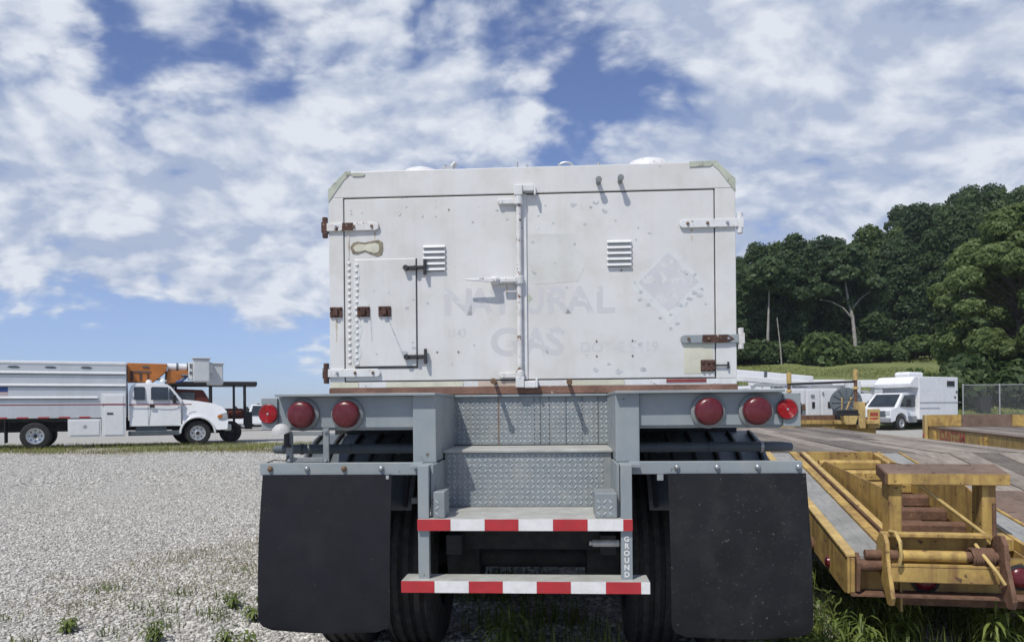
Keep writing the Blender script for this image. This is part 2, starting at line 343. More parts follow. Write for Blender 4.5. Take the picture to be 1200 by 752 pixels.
D, Uu = np.meshgrid(dd, us, indexing='ij'); X = D * Uu; Z = hill_z(X, D) + .25 * np.sin(X * .31 + D * .2) * np.clip((D - 45) / 20, 0, 1)
V = np.stack([X.ravel(), D.ravel(), Z.ravel()], 1); n1 = len(us); ii = (np.arange(len(dd) - 1)[:, None] * n1 + np.arange(n1 - 1)[None]).ravel()
hl = np_mesh('hill', V, np.stack([ii, ii + 1, ii + n1 + 1, ii + n1], 1), 'meadow', smooth=True); tag(hl, kind='structure')

# gravel stones, near part of the lot
def icosa():
    t = (1 + 5 ** .5) / 2
    v = np.array([(-1, t, 0), (1, t, 0), (-1, -t, 0), (1, -t, 0), (0, -1, t), (0, 1, t), (0, -1, -t), (0, 1, -t), (t, 0, -1), (t, 0, 1), (-t, 0, -1), (-t, 0, 1)], float)
    f = np.array([(0, 11, 5), (0, 5, 1), (0, 1, 7), (0, 7, 10), (0, 10, 11), (1, 5, 9), (5, 11, 4), (11, 10, 2), (10, 7, 6), (7, 1, 8), (3, 9, 4), (3, 4, 2), (3, 2, 6), (3, 6, 8), (3, 8, 9), (4, 9, 5), (2, 4, 11), (6, 2, 10), (8, 6, 7), (9, 8, 1)])
    return v / np.linalg.norm(v[0]), f
def stones(n, u0, u1, d0, d1, s0, s1):
    d = rng.uniform(d0, d1, n); u = rng.uniform(u0, u1, n)
    return np.stack([u * d, d], 1), rng.uniform(s0, s1, n) ** 1.0
iv, if_ = icosa()
A = [stones(66000, -.71, -.10, 3.5, 14, .0065, .0175), stones(14000, -.70, -.12, 14, 26, .014, .028), stones(9000, -.10, .30, 3.5, 9, .010, .024), stones(9000, .30, .85, 3.5, 8, .010, .022)]
P = np.concatenate([a[0] for a in A]); S = np.concatenate([a[1] for a in A])
wear = np.sin(P[:, 0] * 1.3 + 1) * np.sin(P[:, 1] * .55 + P[:, 0] * .4) + .5 * np.sin(P[:, 0] * 3.1 + P[:, 1] * 1.7) + .35 * np.sin(P[:, 0] * 7 - P[:, 1] * 4)
keep = rng.random(len(P)) > np.clip((wear - .25) * .75, 0, .72); P, S = P[keep], S[keep]; n = len(P)      # thinner cover on the worn patches
tv = iv[None] * (1 + rng.uniform(-.40, .34, (n, 12, 1))) * np.stack([rng.uniform(.9, 1.5, n), rng.uniform(.6, 1.0, n), rng.uniform(.45, .8, n)], 1)[:, None, :] * S[:, None, None]
a = rng.uniform(0, 6.283, n); b = rng.uniform(-.5, .5, n); ca, sa, cb, sb = np.cos(a)[:, None], np.sin(a)[:, None], np.cos(b)[:, None], np.sin(b)[:, None]
x, y, z = tv[..., 0], tv[..., 1], tv[..., 2]; x, z = cb * x - sb * z, sb * x + cb * z; x, y = ca * x - sa * y, sa * x + ca * y
tv = np.stack([x + P[:, 0:1], y + P[:, 1:2], z + (S * .10)[:, None]], -1).reshape(-1, 3)
fv = (if_[None] + (np.arange(n) * 12)[:, None, None]).reshape(-1, 3)
o = np_mesh('gravel', tv, fv, 'gravel'); tag(o, 'loose pale limestone gravel spread over the lot', 'gravel', kind='stuff')

# ------------------------------------------------------------------ the grey trailer with the white container (local: x right, y forward, z up)
TK = empty('gas_trailer', (.06, 3.5, 0), R(-3.6), 'grey trailer carrying a weathered white container, NATURAL GAS faintly lettered on its rear doors', 'trailer')
YB = .62                                                        # plane of the container's rear face
hw = 1.088
prof = [(-hw, 1.445), (hw, 1.445), (hw, 2.555), (hw - .094, 2.649), (-hw + .094, 2.649), (-hw, 2.555)]
shell = MB().prism(prof, YB + .03, YB + 11.2).build('container_shell', 'white', TK, .004)
# rear frame: header with cut corners, side posts, sill (12 mm proud of the seam)
fr = MB()
fr.prism([(-hw, 2.508), (hw, 2.508), (hw, 2.553), (hw - .095, 2.648), (-hw + .095, 2.648), (-hw, 2.553)], YB - .012, YB + .05)
fr.prism([(-hw, 1.508), (-1.008, 1.508), (-1.008, 2.507), (-hw, 2.507)], YB - .012, YB + .05)
fr.prism([(.982, 1.508), (hw, 1.508), (hw, 2.507), (.982, 2.507)], YB - .012, YB + .05)
fr.build('rear_frame', 'white', TK, .003)
BX('seam_backing', 'seam', TK, -1.03, 1.0, YB + .004, YB + .029, 1.49, 2.52)
# patched sill strip: pieces of different paint, then the rusty bottom rail
sill = BX('sill', 'white_trim', TK, -hw, hw, YB - .012, YB + .05, 1.476, 1.507, .002)
for (a, b, c) in ((-hw + .004, -.93, 'cream'), (-.78, -.60, 'cream'), (-.60, -.36, 'cream'), (-.28, -.07, 'tan'), (.22, .50, 'cream'), (.72, .93, 'maroon'), (.93, 1.0, 'white_trim')):
    BX('sill_patch', c, sill, a, b, YB - .0155, YB - .0125, 1.478 if c != 'maroon' else 1.489, 1.506)
BX('bottom_rail', 'rust_rail', TK, -hw - .004, hw + .004, YB - .018, YB + .05, 1.436, 1.4755, .003)
# green primer corner plates
for sgn in (-1, 1):
    c = MB(); q = lambda x: sgn * x
    c.prism([(q(hw + .001), 2.485), (q(hw + .001), 2.556), (q(.991), 2.651), (q(.965), 2.651), (q(.965), 2.636), (q(1.0), 2.606)], YB - .0155, YB - .0125)
    if sgn > 0: c.prism([(.99, 2.651), (.85, 2.651), (.852, 2.622), (.958, 2.624)], YB - .0165, YB - .0135)
    else: c.prism([(-.97, 2.640), (-.93, 2.640), (-.885, 2.634), (-.89, 2.622), (-.95, 2.620)], YB - .0165, YB - .0135)
    tag(c.build('corner_plate', 'pale_green', TK), 'corner plate worn to pale green primer')
# doors
def door(x0, x1):
    return MB().box(x0, x1, YB - .010, YB + .004, 1.514, 2.500).build('rear_door', 'white', TK, .003)
dl = door(-1.002, -.040); dr = door(-.030, .976)
def louvers(d, x0, x1, zt):
    me = None
    for i in range(5):
        z = zt - i * .0305
        if me is None:
            b = MB().prism([(YB - .0105, z), (YB - .026, z - .010), (YB - .028, z - .019), (YB - .0105, z - .019)], x0, x1, 'x').build('louver', 'white_trim', d, .004)
            me = b
        else: c = dup(me, d, (0, 0, -i * .0305))
        BX('louver_slot_shade', 'dark_grey', d, x0 + .008, x1 - .008, YB - .0125, YB - .0101, z - .0225, z - .0192)  # dark strip for the slot and the shade beneath the louver
louvers(dl, -.572, -.450, 2.243); louvers(dr, .414, .544, 2.248)
# faint lettering left on the doors
for s, x, z, size, sx, dd_ in (('N', -.467, 1.866, .195, 1.10, dl), ('A', -.330, 1.866, .195, 1.0, dl), ('T', -.205, 1.866, .195, 1.0, dl), ('U', -.030, 1.866, .195, .8, dr), ('R', .088, 1.866, .195, 1.05, dr), ('A', .200, 1.866, .195, 1.05, dr), ('L', .350, 1.866, .195, 1.05, dr),
                       ('G', -.215, 1.645, .205, 1.12, dl), ('A', -.085, 1.645, .205, .9, dr), ('S', .085, 1.645, .205, 1.05, dr)):
    if s == 'A' and x == -.085: x = -.028
    text('letter', s, size, 'ghost', dd_, (x, YB - .0102, z), sx=sx, bold=.006, depth=.00008)
text('letter_row', 'DOT-E 9419', .075, 'ghost', dr, (.268, YB - .0102, 1.655), sx=1.05, spacing=1.0, bold=.001, depth=.00008)
text('letter_row', '1143', .062, 'ghost', dl, (-.445, YB - .0102, 1.745), sx=.85, bold=.001, depth=.00008)
# removed placard: square ghost on its point, peeled paint round it
def rag(cx, cz, r0, n, jit, sq=1.0):
    pts = []
    for i in range(n):
        a = 2 * math.pi * i / n; r = r0 / (abs(math.cos(a)) + abs(math.sin(a))) * (1 + random.uniform(-jit, jit)); pts.append((cx + r * math.cos(a), cz + r * math.sin(a) * sq))
    return pts
MB().prism(rag(.742, 2.005, .205, 90, .07), YB - .0103, YB - .0101).build('peeled_halo', 'peel', dr)
MB().prism(rag(.737, 2.018, .158, 4, 0), YB - .0106, YB - .0104).build('placard_ghost', 'ghost2', dr)
MB().prism(rag(-.008, 1.945, .03, 9, .4), YB - .0112, YB - .0102).build('bare_patch', 'pale_green', dr)
# bare scar with ragged lip
sc = [(-.972, 2.238), (-.955, 2.262), (-.93, 2.270), (-.89, 2.262), (-.85, 2.271), (-.815, 2.276), (-.792, 2.262), (-.789, 2.225), (-.797, 2.195), (-.822, 2.186), (-.85, 2.196), (-.89, 2.214), (-.93, 2.200), (-.958, 2.204)]
MB().prism(sc, YB - .0125, YB - .0102).build('paint_scar', 'scar', dl)
MB().prism([(-.885 + (x + .885) * .78, 2.232 + (z - 2.232) * .62) for x, z in sc], YB - .0145, YB - .0126).build('scar_core', 'cream', dl)
# scratches, runs and scuffs
def blot(x, z, r, m, d_, y=YB - .0112, n=11, sq=.7):
    pts = [(x + r * random.uniform(.45, 1) * math.cos(6.283 * i / n), z + sq * r * random.uniform(.45, 1) * math.sin(6.283 * i / n)) for i in range(n)]
    return MB().prism(pts, y, y + .001).build('paint_chip', m, d_)
random.seed(4)
M['scuff'] = mat('scuffed_paint', (.47, .49, .50), .55, var=.12, scale=30, chip=((.36, .37, .37), .56, 40.0))
for (x, z, r) in ((-.965, 2.437, .010), (-.905, 2.425, .007), (-.70, 2.415, .012), (-.575, 2.405, .010), (-.50, 2.395, .008), (-.66, 2.45, .007), (-.30, 2.36, .010), (-.17, 2.42, .010), (-.115, 2.37, .009), (.02, 2.245, .013), (.13, 2.345, .010), (.09, 2.44, .007), (.24, 2.44, .022), (.33, 2.425, .010), (.405, 2.40, .016), (.35, 2.45, .012), (.30, 2.335, .012), (.46, 2.35, .007), (.14, 2.13, .009), (.20, 2.00, .008), (.10, 1.93, .007), (.64, 2.28, .012), (.58, 2.31, .009), (.87, 1.96, .022), (.90, 1.945, .020), (.845, 1.93, .018), (.80, 1.895, .018), (.91, 1.98, .012), (.83, 2.06, .012), (.93, 1.90, .010), (.585, 1.93, .016), (.63, 1.90, .016), (.69, 1.83, .014), (.78, 1.80, .016), (.745, 1.775, .014), (.35, 1.56, .02), (.47, 1.55, .025), (.60, 1.56, .02), (.42, 1.59, .012), (.56, 1.71, .008), (.585, 1.695, .014), (-.55, 1.93, .010), (-.30, 1.70, .008), (-.42, 1.60, .008)):
    blot(x, z, r, 'scuff', dl if x < -.04 else dr)
MB().prism([(-.02, 2.29), (.27, 2.285), (.30, 2.12), (.26, 2.03), (.02, 2.02), (-.02, 2.10)], YB - .0107, YB - .0101).build('faded_patch', mat('faded_greenish', (.618, .625, .605), .45, var=.04, scale=3, streak=.3, streak_scale=(7, 7, .5), streak_col=(.48, .47, .41), dust=((.50, .49, .42), .45), chip=((.40, .42, .42), .62, 20.0)), dr)
for (x, z, L, d_) in ((-.98, 2.325, .16, None), (-1.05, 1.858, .13, None), (.835, 1.69, .15, dr), (.95, 1.69, .13, dr), (-.835, 2.32, .05, dl), (.86, 2.298, .07, dr), (-.05, 1.50, .02, dl), (-.12, 2.03, .09, dl)):
    yy = YB - .0105 if d_ else YB - .0128
    MB().prism([(x - .007, z), (x + .007, z), (x + .004, z - L * .6), (x + .0015, z - L), (x - .0015, z - L), (x - .003, z - L * .55)], yy, yy + .0004).build('rust_run', 'rust_run', d_ or TK)
# screws, chips
for (x, z, r) in ((-.50, 1.665, .005), (-.385, 1.665, .005), (.355, 1.712, .005), (.545, 1.712, .005), (.355, 1.632, .005), (.545, 1.632, .005), (.49, 2.085, .005), (-.43, 2.43, .004), (-.70, 2.41, .006), (-.575, 2.40, .006), (.05, 2.39, .006), (.40, 2.41, .009), (.36, 2.455, .012), (-.965, 2.425, .006)):
    d_ = dl if x < -.04 else dr
    MB().cyl((x, YB - .0102, z), (x, YB - .0125, z), r, 8).build('screw', 'bolt_rust' if r < .0055 else 'peel', d_)
# hinges: strap, knuckle outside the shell, bolts
def hinge(xo, xi, z, m, mk, d, s, tip=True):
    st = MB(); n = 8
    pts = [(xo, z - .022), (xo, z + .022)] + [(xi - s * .022 + s * .022 * math.sin(math.pi * i / n), z + .022 * math.cos(math.pi * i / n)) for i in range(n + 1)]
    st.prism(pts, YB - .026, YB - .0125)
    h = st.build('hinge_strap', m, TK, .003)
    kx = xo
    k = MB(); k.cyl((kx - s * .012, YB - .012, z - .055), (kx - s * .012, YB - .012, z + .055), .015, 10); k.box(min(kx - s * .030, kx), max(kx - s * .030, kx), YB - .026, YB + .02, z - .028, z + .028)
    k.build('hinge_knuckle', mk, h, .002, 40)
    for f in (.18, .52, .86):
        x = xo + (xi - xo) * f
        MB().cyl((x, YB - .026, z), (x, YB - .034, z), .009, 8, .007).build('hinge_bolt', 'bolt_rust' if f > .3 else 'bolt', h)
    return h
h1 = hinge(-1.096, -.808, 2.348, 'white_rust', 'rust_dark', dl, 1); hinge(-1.096, -.808, 1.557, 'white_trim', 'rust_dark', dl, 1)
hinge(1.098, .795, 2.322, 'white_trim', 'white_trim', dr, -1); h4 = hinge(1.098, .795, 1.715, 'grey', 'white_rust', dr, -1)
BX('rust_patch', 'rust_dark', h1, -1.01, -.95, YB - .0275, YB - .0262, 2.327, 2.369, .001)
MB().prism([(.905, 1.694), (1.04, 1.694), (1.075, 1.712), (1.04, 1.736), (.91, 1.736)], YB - .0275, YB - .0262).build('rust_patch', 'rust_dark', h4)
BX('fresh_panel', 'cream', dr, .815, .965, YB - .0115, YB - .0102, 1.535, 1.688)
# small hatch in the left door
ht = BX('hatch', 'white', TK, -.948, -.612, YB - .0165, YB - .0105, 1.592, 2.172, .003)
BX('hatch_painted_shadow', 'seam', TK, -.612, -.606, YB - .0125, YB - .0101, 1.580, 2.172)  # dark strips painted in as the hatch's cast shadow, right and below
BX('hatch_painted_shadow', 'seam', TK, -.948, -.606, YB - .0125, YB - .0101, 1.580, 1.591)
riv = None
for c_, (x, zs) in enumerate(((-.978, np.arange(1.615, 2.16, .0335)), (-.936, np.arange(1.605, 2.16, .0335)))):
    for j, z in enumerate(zs):
        yy = YB - (.010 if c_ == 0 else .0165)
        if riv is None: riv = MB().lathe([(.0105, 0), (.0095, .003), (.006, .006), (0, .0072)], (0, 0, 0), (0, -1, 0), 10).build('rivet', 'white', ht, smooth=60, loc=(x, yy, z))
        else: dup(riv, ht, (x + (random.uniform(-.004, .004) if c_ else 0), yy, z))
MB().prism([(-.955, 1.60), (-.93, 1.60), (-.912, 1.66), (-.925, 1.72), (-.905, 1.80), (-.925, 1.85), (-.905, 1.93), (-.93, 2.0), (-.918, 2.08), (-.93, 2.16), (-.955, 2.16)], YB - .0178, YB - .0166).build('flaked_paint_strip', 'peel', ht)
for (x, m) in ((-1.050, 'rust_dark'), (-.898, 'rust_dark'), (-.782, 'rust_dark')):
    yy = YB - .0125 if x < -1 else YB - .017
    c = MB(); c.box(x - .034, x + .034, yy - .008, yy, 1.860, 1.915); c.box(x - .012, x + .012, yy - .022, yy - .008, 1.868, 1.907)
    for a in (-1, 1):
        for b in (-1, 1): c.cyl((x + a * .024, yy - .008, 1.8875 + b * .02), (x + a * .024, yy - .013, 1.8875 + b * .02), .006, 8)
    tag(c.build('hasp', m, ht if x > -1 else TK, .002), 'rusty hasp')
    if x > -1 and x < -.85: MB().lathe([(.03, 0), (.03, .004), (.0, .005)], (x + .0, yy - .0005, 1.915), (0, -1, 0), 18).build('hasp_scar', 'peel', ht)
for (z) in (2.118, 1.640):
    c = MB(); yy = YB - .017
    c.box(-.668, -.560, yy - .016, yy - .004, z - .011, z + .011); c.cyl((-.662, yy, z), (-.662, yy - .03, z), .015, 10); c.cyl((-.612, yy, z), (-.612, yy - .026, z), .012, 10); c.box(-.566, -.552, yy - .03, yy - .004, z - .038, z + .042)
    c.build('hatch_latch', 'black_latch', ht, .002, 40)
for (x, z, r) in ((-.66, 1.905, .016), (-.625, 1.95, .010), (-.675, 1.665, .022), (-.625, 1.69, .016), (-.63, 1.72, .009), (-.84, 2.0, .007), (-.76, 1.99, .006), (-.72, 2.07, .005), (-.83, 1.66, .006), (-.90, 1.905, .02)): blot(x, z, r, 'scuff', ht, YB - .0178)
MB().prism([(-.772, 1.858), (-.764, 1.858), (-.668, 1.62), (-.660, 1.594), (-.668, 1.594), (-.676, 1.62)], YB - .0176, YB - .0166).build('scratch', 'scuff', ht)
MB().prism([(-.862, 1.858), (-.857, 1.858), (-.852, 1.74), (-.856, 1.72)], YB - .0176, YB - .0166).build('scratch', 'scuff', ht)
# bolted hasp low on the right door
c = MB(); c.box(.90, .978, YB - .018, YB - .0125, 1.545, 1.605)
for a in (.912, .939, .966):
    for b in (1.557, 1.593): c.cyl((a, YB - .018, b), (a, YB - .026, b), .008, 8)
hp = c.build('bolt_hasp', 'rust_dark', TK, .002)
MB().cyl((.978, YB - .022, 1.575), (1.042, YB - .022, 1.575), .005, 8).cyl((1.042, YB - .022, 1.557), (1.042, YB - .022, 1.593), .006, 8).build('hasp_pin', 'black_latch', hp)
# lock bar with cams, guides, handle
lb = MB().cyl((-.052, YB - .036, 1.47), (-.052, YB - .036, 2.535), .014, 14).build('lock_bar', 'white_rust', TK, smooth=40)
BX('door_lip', 'white_trim', TK, -.041, -.012, YB - .020, YB - .0105, 1.512, 2.503, .002)
for z, s in ((2.515, 1), (1.497, -1)):
    c = MB(); c.box(-.075, -.030, YB - .058, YB - .013, z - .028, z + .028); c.box(-.030, .030, YB - .05, YB - .013, z + s * .0 - .018 + s * .012, z + .018 + s * .012); c.box(.030, .042, YB - .06, YB - .013, z - .03, z + .02)
    c.build('lock_cam', 'white_trim', lb, .004)
for z in (2.462, 2.040, 1.535):
    c = MB(); c.box(-.15, -.030, YB - .032, YB - .0105, z - .014, z + .014); c.cyl((-.052, YB - .036, z - .022), (-.052, YB - .036, z + .022), .024, 12); c.cyl((-.15, YB - .034, z), (-.15, YB - .0105, z), .016, 10)
    c.build('lock_guide', 'white_trim' if z > 2 else 'white_rust', lb, .003, 40)
c = MB(); c.box(-.205, -.160, YB - .05, YB - .0105, 2.020, 2.058); c.cyl((-.182, YB - .05, 2.04), (-.182, YB - .062, 2.04), .018, 12); c.box(-.15, -.055, YB - .060, YB - .046, 2.027, 2.050)
c.build('handle_catch', 'white_trim', lb, .004, 40)
MB().prism([(-.338, 2.046), (-.338, 2.040), (-.205, 2.027), (-.17, 2.030), (-.17, 2.050), (-.205, 2.050)], YB - .072, YB - .060).build('lock_handle', 'white_trim', lb, .003)
MB().cyl((-.182, YB - .0622, 2.04), (-.182, YB - .063, 2.04), .010, 10).build('padlock_hole', 'seam', lb)
# pegs on the header and above the steps
for (x, z, L) in ((.372, 2.552, .045), (.486, 2.556, .055), (-.186, 1.497, .125), (.208, 1.489, .125)):
    c = MB(); c.cyl((x, YB - .01, z), (x, YB - .01 - L, z + .004), .013 if z > 2 else .011, 12); c.cyl((x, YB - .01 - L, z + .004), (x, YB - .022 - L, z + .004), .017 if z > 2 else .016, 12)
    c.build('peg', 'lamp_ring' if z > 2 else 'bolt_rust', TK, .002, 40)
# roof fittings
for (x, y, r, hgt) in ((-.625, .86, .12, .086), (.665, .86, .14, .098)):
    MB().lathe([(r, 0), (r * .98, hgt * .4), (r * .75, hgt * .8), (r * .35, hgt), (0, hgt * 1.02)], (x, y, 2.649), (0, 0, 1), 24).build('roof_vent', 'white_trim', TK, smooth=50)
c = MB(); c.box(-.475, -.415, .68, .74, 2.65, 2.688); c.cyl((-.43, .71, 2.685), (-.405, .71, 2.712), .016, 10); c.cyl((-.465, .71, 2.685), (-.465, .71, 2.702), .010, 8); c.build('roof_fitting', 'galv', TK, smooth=40)
for x, hgt in ((-.065, .045), (-.01, .028), (.165, .03), (.32, .02), (.38, .03)):
    MB().cyl((x, .70, 2.649), (x, .70, 2.66 + hgt), .007, 8).build('roof_fitting', 'galv', TK)
MB().tube([(.20 + .05 * math.cos(a), .70, 2.65 + .045 * math.sin(a)) for a in np.linspace(0, math.pi, 9)], .006).build('roof_loop', 'galv', TK)
# deck plate with the step notch, rear beam, end plates
dk = MB()
dk.box(-1.146, -.405, -.055, 1.2, 1.421, 1.433); dk.box(.405, 1.146, -.055, 1.2, 1.421, 1.433)
dk.box(-1.146, 1.146, 1.2, 11.6, 1.421, 1.433); dk.box(-.405, .405, YB - .02, 1.2, 1.421, 1.433)
dk.build('deck_plate', 'grey', TK, .002)
MB().box(-1.15, 1.15, .9, 11.5, 1.20, 1.32).build('deck_frame', 'under', TK)
for s in (-1, 1):
    a, b = sorted((s * .515, s * 1.150)); BX('rear_beam', 'grey', TK, a, b, 0, .012, 1.276, 1.420, .002)
    BX('beam_flange', 'grey', TK, a, b, .012, .10, 1.264, 1.276, .002)
    a, b = sorted((s * 1.150, s * 1.226)); e = BX('end_plate', 'grey', TK, a, b, -.012, .0, 1.268, 1.416, .002)
    BX('end_box', 'grey', TK, a + (.0 if s > 0 else .012), b - (.012 if s > 0 else 0), .0, .16, 1.272, 1.412, .002)
    MB().lathe([(.05, 0), (.05, .012), (.035, .024), (0, .028)], (s * 1.226, .08, 1.345), (s, 0, 0), 20).build('side_lamp', 'black', TK, smooth=50)
    # pillar either side of the steps: channel with inner cheek
    a, b = sorted((s * .407, s * .514)); pl = BX('step_pillar', 'grey', TK, a, b, -.02, .0, 1.114, 1.426, .004)
    a, b = sorted((s * .409, s * .421)); BX('pillar_cheek', 'grey', pl, a, b, .0, YB + .0, 1.12, 1.42)
    a, b = sorted((s * .500, s * .512)); BX('pillar_cheek', 'dark_grey', pl, a, b, .0, .30, 1.12, 1.42)
# lamps
def lamp(x, z, big):
    if big:
        l = MB().lathe([(.076, 0), (.076, .014), (.066, .020), (.062, .021)], (x, -.0005, z), (0, -1, 0), 32).build('tail_lamp', 'lamp_ring', TK, smooth=40)
        MB().lathe([(.0615, .016), (.0615, .046), (.058, .056), (.045, .062), (.02, .066), (0, .067)], (x, 0, z), (0, -1, 0), 32).build('lens', 'lens', l, smooth=50)
    else:
        l = MB().lathe([(.046, 0), (.046, .008), (.042, .011)], (x, -.0125, z), (0, -1, 0), 28).build('tail_lamp', 'lens', TK, smooth=40)
        pr = [(.0425, .0105)]
        for i in range(7): r = .040 - i * .0055; pr += [(r, .0145), (r - .0028, .012)]
        pr += [(.004, .015), (0, .015)]
        MB().lathe(pr, (x, -.0125, z), (0, -1, 0), 28).build('reflector', 'reflector', l, smooth=30)
        MB().cyl((x, -.027, z), (x, -.0285, z), .005, 10).build('reflector_rivet', 'galv', l)
for x in (-1.029, -.82, .819, 1.03): lamp(x, 1.338, True)
lamp(-1.190, 1.343, False); lamp(1.165, 1.345, False)
# steps: risers with raised tread pattern, worn treads
def lug_mesh():
    L, W, Hh = .0145, .0042, .0036
    return np.array([(-L, 0, 0), (0, 0, -W), (L, 0, 0), (0, 0, W), (-L * .5, -Hh, 0), (L * .5, -Hh, 0)]), np.array([(0, 1, 4), (1, 5, 4), (1, 2, 5), (2, 3, 5), (3, 4, 5), (3, 0, 4)])
def tread_pattern(x0, x1, y, z0, z1, parent, pitch=.0255):
    lv, lf = lug_mesh(); Vs = []; Fs = []; k = 0
    for i in range(int((x1 - x0) / pitch)):
        for j in range(int((z1 - z0) / pitch)):
            a = R(48) if (i + j) % 2 else R(-48); c, s_ = math.cos(a), math.sin(a)
            cx, cz = x0 + (i + .5) * pitch, z0 + (j + .5) * pitch
            Vs.append(np.stack([cx + c * lv[:, 0] - s_ * lv[:, 2], y + lv[:, 1], cz + s_ * lv[:, 0] + c * lv[:, 2]], 1)); Fs.append(lf + 6 * k); k += 1
    o = np_mesh('tread_lugs', np.concatenate(Vs), np.concatenate(Fs), 'lug', parent); tag(o, kind='stuff'); return o
r1 = BX('upper_riser', 'grey_step', TK, -.455, .455, YB, YB + .006, 1.165, 1.420); tread_pattern(-.45, .45, YB, 1.168, 1.420, r1)
for x in (-.172, .02, .052, .10, .19, .275, .36): BX('riser_seam', 'rust_rail' if x < 0 else 'dark_grey', r1, x - .0022, x + .0022, YB - .002, YB, 1.167, 1.418)
BX('upper_tread', 'tread_top', TK, -.408, .408, .185, YB, 1.146, 1.160, .003)
r2 = BX('lower_riser', 'grey_step', TK, -.40, .40, .20, .206, .886, 1.145); tread_pattern(-.395, .395, .20, .89, 1.145, r2)
BX('step_side', 'grey', TK, -.412, -.4005, -.149, .20, .886, 1.113); BX('step_side', 'grey', TK, .4005, .412, -.149, .20, .886, 1.113)
st = BX('lower_tread', 'tread_top', TK, -.463, .463, -.20, .20, .832, .884, .003)
for (x0, x1) in ((-.395, -.345), (.305, .400)):
    kb = BX('kick_block', 'grey_step', TK, x0, x1, -.185 if x0 < 0 else -.18, -.05 if x0 < 0 else .02, .885, 1.0 if x0 < 0 else .992, .004)
    tread_pattern(x0 + .004, x1 - .004, -.185 if x0 < 0 else -.18, .89, .99, kb)
def tape(parent, x0, x1, y, z0, z1, cuts, first):
    xs_ = [x0] + cuts + [x1]; r = first
    for a, b in zip(xs_[:-1], xs_[1:]):
        BX('reflective_tape', 'tape_red' if r else 'tape_white', parent, a + .0004, b - .0004, y - .0016, y - .0002, z0, z1); r = not r
P_ = .1475
tape(st, -.4635, .4635, -.20, .833, .8825, [-.318, -.170, -.024, .124, .272, .4235], True)
for s in (-1, 1):
    a, b = sorted((s * .415, s * .463)); po = BX('step_post', 'grey', TK, a, b, -.185, -.150, .61, .831, .002)
    BX('step_post', 'grey', TK, a, b, -.185, -.150, .8845, 1.113, .002)
    if s > 0:
        for i, ch in enumerate('GROUND'):
            text('letter', ch, .031, 'letter_white', po, (.4385, -.1862, .786 - i * .0305), sx=1.0, bold=.0010, align='CENTER')
for s in (-1, 1):
    a, b = sorted((s * .4155, s * .505)); BX('post_bracket', 'grey', TK, a, b, -.149, .02, 1.098, 1.1135, .002)
bu = BX('step_bumper', 'tread_top', TK, -.531, .532, -.225, -.09, .570, .622, .003)
tape(bu, -.531, .532, -.225, .571, .621, [-.386, -.238, -.092, .053, .198, .346, .494], True)
BX('bumper_edge', 'grey', bu, -.529, .53, -.09, -.082, .575, .621)
